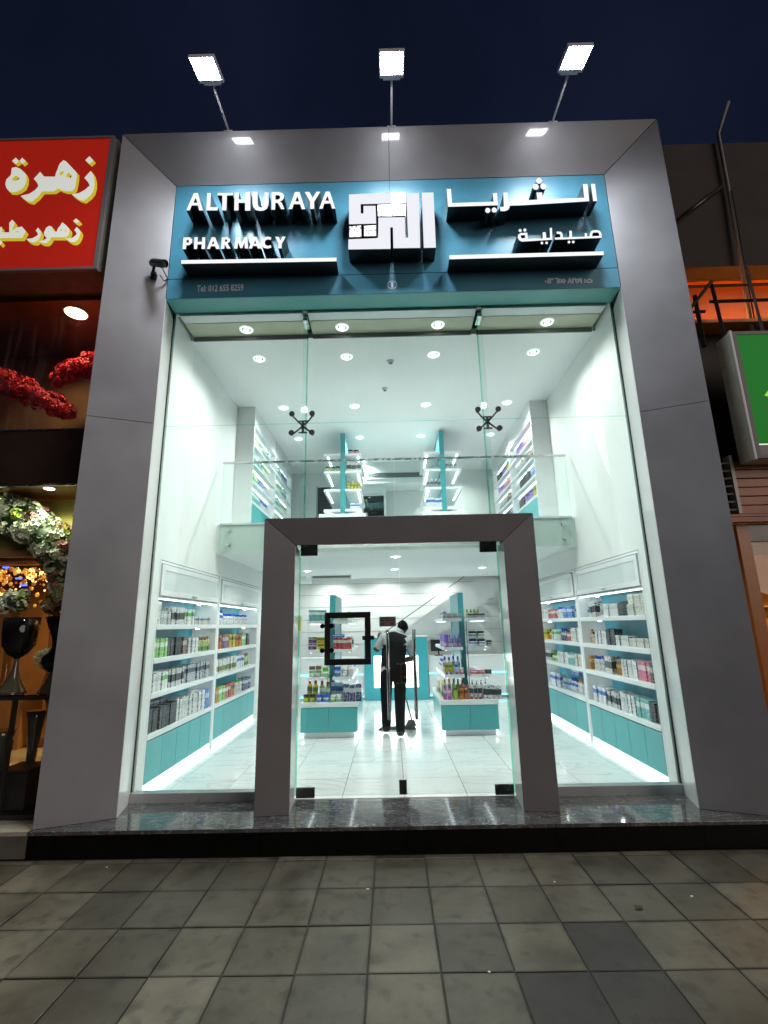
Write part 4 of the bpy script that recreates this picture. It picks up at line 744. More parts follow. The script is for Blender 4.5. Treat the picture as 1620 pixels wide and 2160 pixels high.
# ------------------------------------------------------------------ wall shelving (lower level)
SHZ = (1.65, 1.30, 0.95, 0.55)
led_m = emis('led_strip', (0.93, 0.98, 1.0), 9.0)
led_floor = emis('plinth_led_strip', (0.88, 0.98, 1.0), 8.0)
puck_m = emis('shelf_puck_light', (1.0, 1.0, 1.0), 45.0)
flap_glass = mat('frosted_flap_glass', (0.66, 0.71, 0.71), 0.12, var=.05, scale=3)
SIDE = {-1: 'flower shop side', 1: 'orange shop side'}
def wall_unit(s, y0, y1, where):
    t = thing('wall_shelving_unit', f'white wall shelving with blue back, {where}, {SIDE[s]}', 'shelving', (s*2.78, (y0+y1)/2, 0), 'wall shelving units')
    def bx(name, xa, xb, ya, yb, za, zb, m, par=None, bv=0): 
        a, b = sorted((s*xa, s*xb)); o = obj(name, B(a, b, ya, yb, za, zb), m, par or t)
        return bev(o, bv, 1) if bv else o
    bx('back_panel', 2.945, 2.955, y0+.03, y1-.03, .08, 2.33, blue_back)
    for y in (y0, y1-.03): bx('side_panel', 2.60, 2.956, y, y+.03, 0, 2.34, white_lam)
    for z in SHZ: bx('shelf', 2.595, 2.944, y0+.0305, y1-.0305, z-.052, z, white_lam, bv=.002)
    for z in SHZ[:3]+(1.93,):
        zz = z-.052 if z < 1.9 else 1.93
        for y in ((y0+.22, y1-.2) if z < 1.9 else (y1-.2,)):
            a_ = s*2.80; obj('puck_light', MB().lathe([(.02, -.006), (.022, 0)], (a_, y, zz-.0005), 12), puck_m, t)
    bx('led_strip', 2.62, 2.635, y0+.04, y1-.04, 1.921, 1.9295, led_m)
    cb = bx('cabinet_top', 2.60, 2.944, y0+.0305, y1-.0305, 1.93, 1.95, white_lam)
    bx('cabinet_top', 2.60, 2.944, y0+.0305, y1-.0305, 2.31, 2.338, white_lam)
    fr = obj('flap_frame', MB().box(*sorted((s*2.585, s*2.599)), y0+.035, y1-.035, 1.96, 2.02).box(*sorted((s*2.585, s*2.599)), y0+.035, y1-.035, 2.24, 2.30).box(*sorted((s*2.585, s*2.599)), y0+.035, y0+.10, 2.0201, 2.2399).box(*sorted((s*2.585, s*2.599)), y1-.10, y1-.035, 2.0201, 2.2399), white_lam, t)
    bx('flap_glass', 2.590, 2.594, y0+.1005, y1-.1005, 2.0205, 2.2395, flap_glass, fr)
    bx('flap_handle', 2.565, 2.584, (y0+y1)/2-.06, (y0+y1)/2+.06, 1.985, 1.995, chrome, fr)
    bx('cabinet_back', 2.93, 2.944, y0+.031, y1-.031, 1.951, 2.309, white_lam)
    nd = 5; w = (y1-y0-.07)/nd
    for i in range(nd): bx('cabinet_door', 2.60, 2.62, y0+.035+i*w+.0025, y0+.035+(i+1)*w-.0025, .085, .485, teal_door, bv=.002)
    bx('cabinet_body', 2.622, 2.944, y0+.031, y1-.031, .08, .497, seam_dark)
    bx('plinth', 2.70, 2.944, y0+.031, y1-.031, .0005, .079, white_lam)
    bx('plinth_led', 2.63, 2.69, y0+.03, y1-.03, .071, .0795, led_floor)
    return t
for s in (-1, 1):
    wall_unit(s, 0.145, 2.02, 'nearest the glass'); wall_unit(s, 2.075, 4.18, 'second from the glass')
    obj('divider_post', B(*sorted((s*2.595, s*2.95)), 2.021, 2.074, 0, 2.345), white_lam, label=f'white upright post between the two wall shelving units, {SIDE[s]}', cat='post')

def wp(s, k, sh): return f"on {['top','second','third','lowest'][sh]} shelf of {'near' if k == 0 else 'far'} wall unit, {SIDE[s]}"
LB1 = [
 [('carton',1,.15,.25,.12,'ivory',WC,'big ivory'),('carton',4,.055,.15,.1,'grey',WC,'low grey'),('carton',6,.06,.20,.1,'mono',WC,'white and black'),('carton',6,.042,.19,.1,'whitegreen',WC,'slim white and green'),('carton',9,.055,.105,.1,'cream',WC,'small cream')],
 [('carton',6,.055,.20,.12,'green',WC,'bright green'),('carton',6,.06,.21,.12,'black',WC,'black'),('carton',2,.06,.20,.12,'brown',WC,'brown'),('carton',6,.055,.19,.12,'white',WC,'white'),('bottle',11,.058,.19,.05,'yellowgreen',(.3,.2,.06),'yellow green')],
 [('carton',4,.06,.19,.13,'white',WC,'white'),('carton',3,.05,.19,.13,'whitegreen',WC,'white and green'),('carton',7,.055,.20,.13,'mono',WC,'white and dark'),('carton',15,.055,.21,.13,'silver',WC,'silver navy')],
 [('carton',11,.058,.235,.16,'black',WC,'charcoal'),('carton',15,.052,.245,.15,'white',WC,'tall white'),('carton',3,.05,.24,.15,'blue',WC,'blue')]]
LB2 = [
 [('bottle',5,.07,.22,.06,'whiteblue',BC,'tall white and blue'),('bottle',18,.062,.17,.05,'white',BC,'white blue-capped')],
 [('pack',5,.055,.2,.1,'orange',WC,'orange'),('pack',6,.05,.2,.1,'purple',WC,'purple'),('pack',5,.055,.2,.1,'yellow',WC,'yellow'),('pack',5,.055,.19,.1,'orange',WC,'light orange'),('pack',4,.055,.2,.1,'green',WC,'green'),('pack',4,.055,.2,.1,'black',WC,'dark')],
 [('carton',14,.068,.2,.1,'olive',WC,'white olive-label'),('carton',6,.062,.19,.1,'whiteblue',WC,'white and blue'),('bottle',6,.06,.2,.05,'yellowgreen',(.3,.2,.06),'yellow')],
 [('pack',4,.06,.21,.1,'amber',WC,'amber'),('pack',4,.06,.2,.1,'green',WC,'green'),('pack',4,.055,.2,.1,'red',WC,'red'),('pack',4,.06,.2,.1,'orange',WC,'orange'),('bottle',6,.062,.2,.05,'white',GC,'white green-capped'),('pack',7,.055,.2,.1,'navy',WC,'navy')]]
RB1 = [
 [('carton',3,.14,.125,.12,'ivory',WC,'wide ivory'),('carton',4,.055,.17,.1,'black',WC,'black'),('carton',6,.06,.15,.1,'white',WC,'low white'),('tube',4,.05,.17,.04,'grey',WC,'grey'),('carton',4,.055,.2,.1,'mono',WC,'white and black'),('bottle',3,.05,.16,.05,'clearblue',(.05,.35,.4),'clear teal-capped'),('carton',4,.07,.15,.1,'silver',WC,'silver')],
 [('carton',6,.085,.10,.1,'ivory',WC,'small ivory'),('carton',3,.09,.12,.1,'white',WC,'square white'),('pack',3,.075,.2,.1,'black',WC,'black'),('carton',6,.05,.17,.1,'white',WC,'slim white'),('bottle',3,.055,.15,.05,'ivory',KC,'ivory'),('bottle',4,.06,.18,.05,'amber',(.4,.16,.02),'amber'),('bottle',2,.06,.17,.05,'blue',BC,'blue')],
 [('carton',2,.055,.2,.12,'brown',WC,'brown'),('carton',4,.06,.2,.12,'pink',WC,'pink and white'),('carton',6,.052,.2,.12,'white',WC,'tall white'),('bottle',4,.055,.19,.05,'amber',WC,'amber white-capped'),('carton',2,.11,.21,.12,'mono',WC,'grey portrait-print'),('bottle',6,.06,.19,.05,'white',BC,'white blue-capped'),('carton',3,.05,.18,.1,'amber',WC,'amber'),('bottle',4,.055,.18,.05,'clearblue',BC,'clear blue-capped')],
 [('carton',4,.05,.19,.13,'black',WC,'black'),('carton',3,.085,.21,.13,'teal',WC,'teal'),('carton',6,.06,.21,.13,'white',WC,'white'),('carton',6,.055,.19,.13,'mono',WC,'white and black'),('carton',6,.06,.2,.13,'whiteblue',WC,'white and blue'),('spray_bottle',6,.062,.21,.05,'pink',(.6,.05,.2),'pink')]]
RB2 = [
 [('bottle',4,.06,.2,.05,'clearblue',WC,'clear white-capped'),('carton',4,.1,.17,.1,'blue',WC,'blue'),('bottle',5,.055,.18,.05,'white',BC,'white blue-capped'),('carton',4,.09,.15,.1,'red',WC,'red and white'),('carton',6,.06,.16,.1,'white',WC,'white'),('carton',3,.06,.13,.1,'black',WC,'black')],
 [('carton',8,.052,.2,.1,'white',WC,'white'),('bottle',4,.05,.16,.05,'red',RC,'red'),('bottle',4,.055,.19,.05,'navy',BC,'navy'),('carton',6,.05,.17,.1,'whitegreen',WC,'white and green'),('bottle',4,.055,.17,.05,'amber',KC,'amber'),('carton',6,.05,.16,.1,'yellow',WC,'yellow')],
 [('carton',4,.09,.18,.1,'ivory',WC,'ivory'),('carton',4,.06,.19,.1,'teal',WC,'teal'),('carton',8,.06,.17,.1,'white',WC,'white'),('bottle',4,.06,.13,.05,'green',GC,'green'),('carton',6,.06,.17,.1,'mono',WC,'white and black')],
 [('bottle',7,.06,.2,.05,'white',(.6,.18,.02),'white orange-capped'),('bottle',4,.06,.2,.05,'whiteblue',BC,'white and blue'),('bottle',6,.055,.17,.05,'clearblue',WC,'clear'),('carton',8,.06,.2,.1,'whiteblue',WC,'slim white and blue')]]
for s, k, S in ((-1, 0, LB1), (-1, 1, LB2), (1, 0, RB1), (1, 1, RB2)):
    a, b = ((.20, 1.97), (2.12, 4.1))[k]
    for sh, runs in enumerate(S):
        row(wp(s, k, sh), runs, 'y', a, b, s*2.70, SHZ[sh]+.0005, math.pi/2 if s > 0 else -math.pi/2)
# second layer: boxes lying or stacked
for i in range(3): put('carton', .14, .05, .09, 'navy', WC, (-2.76, .42+i*.155, .786), -math.pi/2+.05*i, f'navy box lying flat on the charcoal boxes, {SIDE[-1]}', 'navy boxes lying flat')
for i in range(3): put('carton', .13, .11, .12, 'ivory', WC, (2.71, .28+i*.143, 1.776), math.pi/2, f'upper ivory box stacked on wide ivory boxes of the top shelf, {SIDE[1]}', 'ivory boxes stacked on the top shelf')
for i in range(2): put('carton', .30, .11, .16, 'blue', WC, (2.80, 2.75, .78+i*.112), math.pi/2, f'wide blue box stacked behind bottles on the lowest far shelf, {SIDE[1]}', 'wide blue boxes')

# ------------------------------------------------------------------ gondolas
def gondola(s, xc, y0, zf, where, shelves, upper=False):
    """Island unit: teal spine board, white shelves, teal base cabinet with lit plinth."""
    t = thing('gondola_shelf', f'white island shelf with teal spine board {where}', 'shelving', (xc, y0+.7, zf), 'island shelves')
    def bx(name, xa, xb, ya, yb, za, zb, m, bv=0, par=None):
        o = obj(name, B(xc+xa, xc+xb, y0+ya, y0+yb, zf+za, zf+zb), m, par or t); return bev(o, bv, 1) if bv else o
    bx('plinth', -.37, .37, .06, 1.44, .0005, .078, white_lam)
    for sx in (-1, 1): bx('plinth_led', *sorted((sx*.375, sx*.405)), .05, 1.45, .070, .0778, led_floor)
    bx('cabinet_body', -.405, .405, .02, 1.48, .079, .43, white_lam)
    for a, b in ((-.405, -.0025), (.0025, .405)): bx('cabinet_door', a, b, 0.0, .0195, .085, .425, teal_door, .002)
    for i in range(3):
        for sx in (-1, 1): bx('side_door', *sorted((sx*.4055, sx*.42)), .03+i*.483, .03+(i+1)*.483-.004, .085, .425, teal_door, .002)
    bx('counter', -.425, .425, -.005, 1.505, .431, .50, white_lam, .003)
    bx('spine_board', -.045, .045, .40 if not upper else .1, 1.45, .501, 2.09, mat('teal_spine', (0.055, 0.30, 0.33), 0.35, var=.05), .002)
    for z in shelves:
        sh = bx('shelf', -.345, -.0455, .06, 1.42, z-.045, z, white_lam, .002); sh = bx('shelf', .0455, .345, .06, 1.42, z-.045, z, white_lam, .002)
        if upper:
            for sx in (-1, 1): bx('led_strip', *sorted((sx*.27, sx*.295)), .12, .9, z-.0535, z-.0455, led_m)
        else:
            for sx in (-1, 1): bx('led_strip', *sorted((sx*.29, sx*.305)), .1, 1.38, z-.0525, z-.0455, emis('dim_led_strip', (.95, .98, 1), 5.0))
    for sx in (-1, 1):
        for y in (.25, 1.3): bx('bracket', *sorted((sx*.0455, sx*.055)), y, y+.012, .52, max(shelves)-.05, chrome)
    return t
GS = (.85, 1.25, 1.68)
GU = (.60, .98, 1.33, 1.67)
gondola(-1, -1.04, 2.5, 0, 'inside the doors, flower shop side', GS); gondola(1, 1.04, 2.5, 0, 'inside the doors, orange shop side', GS)
gondola(-1, -.93, 3.40, 3.07, 'on the mezzanine, flower shop side', GU, True); gondola(1, .93, 3.40, 3.07, 'on the mezzanine, orange shop side', GU, True)
def gp_(s, lv): return f"on {lv} of door island shelf, {SIDE[s]}"
gl = [
 (-1, 'the counter', .5005, -1.43, 2.56, [('jar',2,.085,.11,.08,'lime',KC,'lime'),('jar',2,.09,.11,.08,'blue',BC,'blue'),('jar',2,.085,.1,.08,'green',WC,'green'),('carton',3,.085,.24,.06,'navy',WC,'tall navy'),('carton',2,.075,.22,.06,'whiteblue',WC,'white and blue'),('carton',2,.075,.24,.06,'blue',WC,'bright blue')]),
 (-1, 'the counter', .5005, -1.40, 2.72, [('bottle',2,.08,.3,.06,'yellow',RC,'yellow red-capped'),('bottle',2,.08,.28,.06,'green',RC,'green red-capped'),('carton',2,.09,.26,.06,'clearblue',WC,'pale blue')]),
 (-1, 'the low shelf', .8505, -1.36, 2.62, [('jar',2,.09,.16,.08,'whitegreen',(.2,.1,.04),'pale green'),('jar',1,.09,.14,.08,'green',GC,'green')]),
 (-1, 'the low shelf', .8505, -.97, 2.62, [('jar',1,.09,.15,.08,'blue',BC,'blue'),('jar',2,.085,.12,.08,'white',WC,'white')]),
 (-1, 'the middle shelf', 1.2505, -1.37, 2.62, [('pack',1,.12,.095,.08,'purple',WC,'purple'),('pack',1,.13,.095,.08,'yellow',WC,'yellow')]),
 (-1, 'the middle shelf', 1.2505, -.985, 2.62, [('carton',4,.065,.17,.08,'red',WC,'red and white'),]),
 (-1, 'the top shelf', 1.6805, -1.37, 2.62, [('carton',3,.085,.17,.08,'teal',WC,'grey green')]),
 (-1, 'the top shelf', 1.6805, -.985, 2.62, [('jar',3,.075,.075,.08,'whitegreen',(.02,.1,.06),'small green-lidded')]),
 (1, 'the counter', .5005, .66, 2.56, [('bottle',2,.06,.21,.06,'magenta',(.2,.05,.3),'magenta'),('bottle',1,.07,.2,.06,'lime',GC,'lime'),('bottle',2,.065,.2,.06,'orange',RC,'orange'),('tube',3,.055,.21,.05,'mono',RC,'white red-capped'),('carton',2,.13,.2,.08,'mono',WC,'portrait-print'),]),
 (1, 'the counter', .5005, .68, 2.75, [('bottle',5,.06,.27,.06,'yellowgreen',(.5,.15,.02),'yellow green'),('spray_bottle',5,.06,.25,.06,'white',KC,'white pump')]),
 (1, 'the low shelf', .8505, .705, 2.62, [('tube',2,.06,.17,.05,'yellow',BC,'yellow blue-capped'),('tube',1,.06,.17,.05,'clearblue',RC,'blue red-capped'),('jar',1,.06,.1,.05,'pink',WC,'pink')]),
 (1, 'the low shelf', .8505, 1.095, 2.62, [('carton',2,.10,.055,.08,'pink',WC,'flat pink'),('carton',1,.09,.06,.08,'black',WC,'flat black')]),
 (1, 'the low shelf', .8505, .70, 2.80, [('bottle',4,.06,.25,.05,'whiteblue',BC,'tall white and blue')]),
 (1, 'the middle shelf', 1.2505, .705, 2.62, [('spray_bottle',4,.062,.20,.05,'violet',(.1,.04,.4),'violet')]),
 (1, 'the middle shelf', 1.2505, 1.095, 2.62, [('jar',2,.12,.115,.1,'whiteblue',KC,'big white'),('jar',1,.085,.09,.08,'cream',KC,'cream')]),
 (1, 'the top shelf', 1.6805, .705, 2.62, [('carton',4,.07,.075,.08,'grey',WC,'low grey')]),
 (1, 'the top shelf', 1.6805, 1.095, 2.62, [('carton',3,.085,.075,.08,'silver',WC,'low silver')]),
 (1, 'the top shelf', 1.6805, 1.10, 2.80, [('bottle',4,.05,.14,.05,'lime',GC,'lime')]),
]
for s, lv, z, x0, y, runs in gl:
    row(gp_(s, lv), runs, 'x', x0, x0+.9, y, z, 0)
for i, (x, z, m) in enumerate(((-1.31, 1.348, 'purple'), (-1.18, 1.348, 'yellow'), (-.95, 1.423, 'blue'), (-.86, 1.423, 'blue'), (1.155, 1.368, 'whiteblue'), (1.28, 1.368, 'whitegreen'))):
    k = ('pack', .12, .09, .08) if i < 2 else (('carton', .085, .05, .08) if i < 4 else ('jar', .12, .115, .1))
    put(*k, m, KC, (x, 2.62, z), 0, ['purple pack stacked on the purple pack', 'yellow pack stacked on the yellow pack', 'flat blue box laid on red and white boxes', 'flat blue box laid on white boxes', 'big blue-label jar stacked on another jar', 'big green-label jar stacked on another jar'][i]+' of a door island shelf', 'items stacked on island shelves')
# goods along the aisle side of the islands
for s in (-1, 1):
    xf = s*.76
    for lv, z, runs in (('the low shelf', .8505, [('carton',6,.09,.13,.06,'ivory',WC,'ivory'),('bottle',5,.07,.17,.06,'whiteblue',BC,'white')]), ('the middle shelf', 1.2505, [('carton',8,.07,.18,.07,'mono' if s < 0 else 'violet',WC,'upright')]), ('the top shelf', 1.6805, [('bottle',6,.06,.15,.05,'clearblue' if s > 0 else 'whitegreen',WC,'slim')])):
        row(f'along the aisle edge of {lv}, door island, {SIDE[s]}', runs, 'y', 2.72, 3.8, xf, z, math.pi/2 if s < 0 else -math.pi/2)
    row(f'along the aisle edge of the counter, door island, {SIDE[s]}', [('carton',5,.10,.2,.06,'whiteblue' if s < 0 else 'yellowgreen',WC,'upright'),('bottle',5,.07,.2,.05,'pink' if s > 0 else 'white',WC,'aisle')], 'y', 2.86, 3.9, s*.70, .5005, math.pi/2 if s < 0 else -math.pi/2)
# mezzanine islands
for s, lv, z, x0, runs in (
    (-1, 'top shelf', 1.67, -.84, [('jar',2,.1,.09,.08,'pink',KC,'pink')]), (-1, 'upper shelf', 1.33, -1.26, [('jar',3,.085,.11,.08,'yellowgreen',KC,'yellow')]), (-1, 'upper shelf', 1.33, -.86, [('carton',3,.085,.19,.08,'mono',WC,'white')]),
    (-1, 'middle shelf', .98, -.86, [('bottle',4,.06,.17,.06,'yellow',(.5,.25,.02),'yellow')]), (-1, 'low shelf', .60, -.80, [('carton',2,.09,.12,.08,'whiteblue',WC,'white')]),
    (1, 'low shelf', .60, .60, [('carton',4,.075,.19,.08,'whiteblue',WC,'white and blue')]), (1, 'middle shelf', .98, .62, [('bottle',4,.065,.18,.06,'silver',WC,'silver')]), (1, 'upper shelf', 1.33, .60, [('carton',2,.12,.05,.08,'grey',WC,'flat grey')]),
    (1, 'upper shelf', 1.33, .99, [('bottle',3,.07,.16,.06,'cream',WC,'cream')])):
    row(f'on {lv} of mezzanine island, {SIDE[s]}', runs, 'x', x0, x0+.5, 3.56, 3.07+z+.0005, 0)

# ------------------------------------------------------------------ upper wall units
UZ = (3.61, 3.95, 4.27, 4.59)
def upper_unit(s, y0, y1, where):
    t = thing('upper_shelving_unit', f'white mezzanine wall shelving with teal base and lit shelves, {where}, {SIDE[s]}', 'shelving', (s*2.45, (y0+y1)/2, 3.07), 'mezzanine wall shelving')
    def bx(name, xa, xb, ya, yb, za, zb, m, bv=0):
        o = obj(name, B(*sorted((s*xa, s*xb)), ya, yb, za, zb), m, t); return bev(o, bv, 1) if bv else o
    bx('side_panel', 2.30, 2.599, y0, y0+.03, 3.0705, 5.2195, white_lam); bx('side_panel', 2.30, 2.599, y1-.03, y1, 3.0705, 5.2195, white_lam)
    bx('back_panel', 2.585, 2.599, y0+.0305, y1-.0305, 3.0705, 4.90, mat('pale_blue_back', (0.5, 0.62, 0.66), 0.4))
    for z in UZ: bx('shelf', 2.298, 2.584, y0+.0305, y1-.0305, z-.045, z, white_lam, .002)
    for z in UZ[1:]+(4.93,): bx('led_strip', 2.40, 2.42, y0+.06, y1-.06, z-.0535, z-.0455, led_m)
    bx('top_panel', 2.298, 2.584, y0+.0305, y1-.0305, 4.885, 5.2195, white_lam)
    bx('base_door', 2.298, 2.312, y0+.033, (y0+y1)/2-.002, 3.08, 3.56, teal_door); bx('base_door', 2.298, 2.312, (y0+y1)/2+.002, y1-.033, 3.08, 3.56, teal_door)
UL = [[('carton',6,.09,.2,.1,'teal',WC,'teal'),('carton',8,.06,.2,.1,'whiteblue',WC,'white and blue')], [('carton',4,.09,.17,.1,'green',WC,'green'),('bottle',6,.07,.19,.06,'whiteblue',BC,'blue-capped')], [('pack',6,.09,.19,.1,'teal',WC,'teal'),('pack',6,.08,.18,.1,'whitegreen',WC,'pale green')], [('pack',6,.09,.18,.1,'whitegreen',WC,'pale green'),('pack',5,.09,.19,.1,'teal',WC,'dark teal')]]
UR = [[('carton',3,.09,.2,.1,'yellow',WC,'yellow'),('bottle',6,.08,.2,.06,'violet',(.2,.05,.4),'violet'),('carton',4,.08,.18,.1,'black',WC,'black')], [('carton',4,.08,.2,.1,'blue',WC,'blue'),('carton',8,.075,.19,.1,'black',WC,'dark')], [('carton',5,.09,.19,.1,'brown',WC,'brown'),('carton',8,.075,.19,.1,'grey',WC,'grey')], [('pack',6,.09,.18,.1,'pink',WC,'pink'),('pack',6,.08,.19,.1,'violet',WC,'violet')]]
for s, S in ((-1, UL), (1, UR)):
    for k, (a, b) in enumerate(((2.42, 3.95), (3.98, 5.5))):
        upper_unit(s, a, b, ('front bay', 'rear bay')[k])
        for sh, z in enumerate(UZ):
            runs = S[(sh+k) % 4] if k else S[sh]
            row(f"on {['lowest','second','third','top'][sh]} shelf of mezzanine {('front','rear')[k]} bay, {SIDE[s]}", runs, 'y', a+.05, b-.05, s*2.38, z+.0005, math.pi/2 if s > 0 else -math.pi/2)
for i in range(4): put('carton', .24, .17, .2, 'ivory', WC, (2.2, 5.75, 3.071+i*.171), .1*i, 'beige storage box in the tall stack at the mezzanine back', 'stacked beige storage boxes')

# ------------------------------------------------------------------ mezzanine back wall: doorway, air grille, fridge
dw = thing('doorway', 'doorway painted as a dark panel on the white back wall of the mezzanine', 'doorway', (-1.75, 6.08, 3.07))
obj('dark_panel', B(-1.78, -1.25, 6.085, 6.098, 3.07, 4.85), mat('painted_room_shade', (0.05, 0.05, 0.05), 0.9), dw)  # dark sheet on the wall, its colour standing for the unlit room
for x in (-1.81, -1.25): obj('jamb', B(x, x+.03, 6.07, 6.0985, 3.07, 4.88), mat('grey_jamb', (.3, .31, .31), .5), dw)
def grille(name, x0, x1, y, z0, z1, lab):
    t = thing(name, lab, 'air vent', ((x0+x1)/2, y, z0))
    obj('vent_frame', MB().box(x0-.03, x1+.03, y, y+.01, z1, z1+.025).box(x0-.03, x1+.03, y, y+.01, z0-.025, z0).box(x0-.03, x0, y, y+.01, z0, z1).box(x1, x1+.03, y, y+.01, z0, z1), white_lam, t)
    obj('vent_back', B(x0, x1, y+.012, y+.016, z0, z1), mat('vent_dark', (.08, .1, .1), .8), t)
    n_ = 4
    for i in range(n_): z = z0+(i+.5)*(z1-z0)/n_; obj('vent_slat', MB().hexa([(x0, y+.002, z-.008), (x1, y+.002, z-.008), (x1, y+.011, z), (x0, y+.011, z)], [(x0, y+.002, z-.005), (x1, y+.002, z-.005), (x1, y+.011, z+.003), (x0, y+.011, z+.003)]), mat('vent_slat_grey', (.35, .38, .37), .4), t)
struct('bulkhead', MB().box(-1.0, 1.0, 5.4, 6.099, 4.72, 5.2195), white_ceil)
grille('air_grille', -.55, .70, 5.385, 4.84, 4.96, 'long slotted air grille in the white bulkhead above the fridge')
fr = thing('drinks_fridge', 'white upright glass door fridge at the back of the mezzanine', 'fridge', (-.42, 5.75, 3.07))
obj('cabinet', MB().box(-.70, -.14, 5.5, 6.08, 3.071, 3.15).box(-.70, -.14, 5.5, 6.08, 4.5, 4.78).box(-.70, -.66, 5.5, 6.08, 3.1501, 4.4999).box(-.18, -.14, 5.5, 6.08, 3.1501, 4.4999).box(-.66, -.18, 6.04, 6.08, 3.1501, 4.4999), mat('fridge_white', (.7, .72, .72), .3), fr)
dr = obj('door', MB().box(-.70, -.65, 5.47, 5.498, 3.15, 4.5).box(-.19, -.14, 5.47, 5.498, 3.15, 4.5).box(-.65, -.19, 5.47, 5.498, 4.45, 4.5).box(-.65, -.19, 5.47, 5.498, 3.15, 3.2), mat('fridge_frame', (.45, .47, .47), .3), fr)
obj('door_glass', B(-.65, -.19, 5.48, 5.486, 3.2, 4.45), glass('fridge_glass', (.6, .72, .72)), dr)
for z in (3.5, 3.85, 4.18): obj('wire_shelf', B(-.655, -.185, 5.52, 6.03, z-.01, z), chrome, fr)
row('inside the mezzanine fridge on the upper shelf', [('carton',5,.08,.14,.1,'white',WC,'chilled white')], 'x', -.64, -.2, 5.62, 4.1805, 0)
row('inside the mezzanine fridge on the middle shelf', [('carton',3,.08,.14,.1,'white',WC,'chilled white'),('bottle',2,.07,.16,.06,'whiteblue',BC,'chilled')], 'x', -.64, -.2, 5.62, 3.8505, 0)
ds = thing('mezzanine_desk', 'low white desk with teal edges at the back of the mezzanine', 'desk', (.95, 5.2, 3.07))
obj('desk_top', B(.5, 1.5, 5.25, 5.75, 3.80, 3.84), white_lam, ds)
for x in (.5, 1.46): obj('desk_side', B(x, x+.04, 5.25, 5.75, 3.0705, 3.80), teal_door, ds)
obj('desk_front', B(.54, 1.46, 5.28, 5.30, 3.0705, 3.80), white_lam, ds)

# ------------------------------------------------------------------ back of the ground floor: counter, stair, wall lines
ct = thing('service_counter', 'teal service counter with glowing white front panel behind the standing person', 'counter', (0, 6.1, 0))
obj('counter_front', MB().box(-.70, -.49, 6.10, 6.16, 0, 1.32).box(.49, .70, 6.10, 6.16, 0, 1.32).box(-.49, .49, 6.10, 6.16, .93, 1.32).box(-.49, .49, 6.10, 6.16, 0, .26), mat('bright_teal_front', (0.06, 0.42, 0.50), 0.3, var=.03), ct)
obj('light_panel', B(-.488, .488, 6.112, 6.12, .262, .928), emis('backlit_panel', (.94, 1, .98), 6.0), ct)
obj('counter_body', B(-.69, .69, 6.162, 6.55, 0.0, 1.28), white_lam, ct)
obj('counter_top', B(-.72, .72, 6.09, 6.57, 1.3205, 1.345), white_lam, ct)
for s in (-1, 1):
    c2 = thing('side_counter', f'low white side counter with glowing aqua edge lines, {SIDE[s]}', 'counter', (s*1.6, 6.2, 0), 'side counters')
    a, b = sorted((s*.73, s*2.55))
    obj('front', B(a, b, 6.20, 6.24, .05, .86), white_lam, c2); obj('top', B(a, b, 6.18, 6.58, .861, .9), white_lam, c2)
    for z in (.055, .52): obj('glow_line', B(a, b, 6.188, 6.1995, z, z+.03), emis('aqua_glow', (.25, .85, 1.0), 2.5), c2)
mon = thing('monitor', 'black computer monitor standing on the far side counter', 'monitor', (.95, 6.3, .9))
obj('screen', B(.80, 1.15, 6.28, 6.31, 1.0, 1.25), black_metal, mon); obj('stand', MB().box(.96, .99, 6.31, 6.33, .92, 1.05).box(.88, 1.07, 6.26, 6.38, .9005, .915), black_metal, mon)
stair = thing('staircase', 'white staircase slab rising diagonally behind the counter', 'stairs', (.8, 6.8, 0))
obj('stringer', MB().prism([[(-.25, 1.18), (2.0, 2.64), (2.55, 2.64), (2.55, 2.35), (.05, .75)]], 6.68, 6.74, 0, 0, 0), white_lam, stair)
obj('handrail', MB().tube([(-.35, 6.66, 1.36), (1.85, 6.66, 2.80)], .012, 8), mat('grey_rail', (.25, .27, .27), .3, metal=.7), stair)
for i in range(8):
    x = .1+i*.29; z = .88+i*.185
    obj('stair_step', MB().box(x, x+.31, 6.745, 7.19, z, z+.04), white_lam, stair)
seams = thing('wall_seam', 'thin grey horizontal joint lines across the white back wall', 'wall joint', (0, 7.195, 0))
for z in (1.15, 1.45, 1.75, 2.05, 2.35, 2.62): obj('joint_line', B(-2.6, 2.6, 7.192, 7.1995, z, z+.008), mat('joint_grey', (.3, .32, .32), .6), seams)
grille('air_grille', -1.75, -.95, 5.285, 2.60, 2.645, 'short slotted air grille above the flower shop side island')
poster = thing('wall_notice', 'small yellow notice on the white wall beside the door island', 'notice', (-1.9, 4.3, 1.6))
obj('sheet', B(-1.93, -1.80, 4.30, 4.305, 1.52, 1.78), mat('yellow_paper', (.75, .65, .05), .7), poster)
for i in range(5): obj('print_line', B(-1.91, -1.83, 4.296, 4.2995, 1.56+i*.04, 1.565+i*.04), seam_dark, poster)
obj('holder', B(-1.94, -1.79, 4.306, 4.315, 0, 1.80), white_lam, poster)
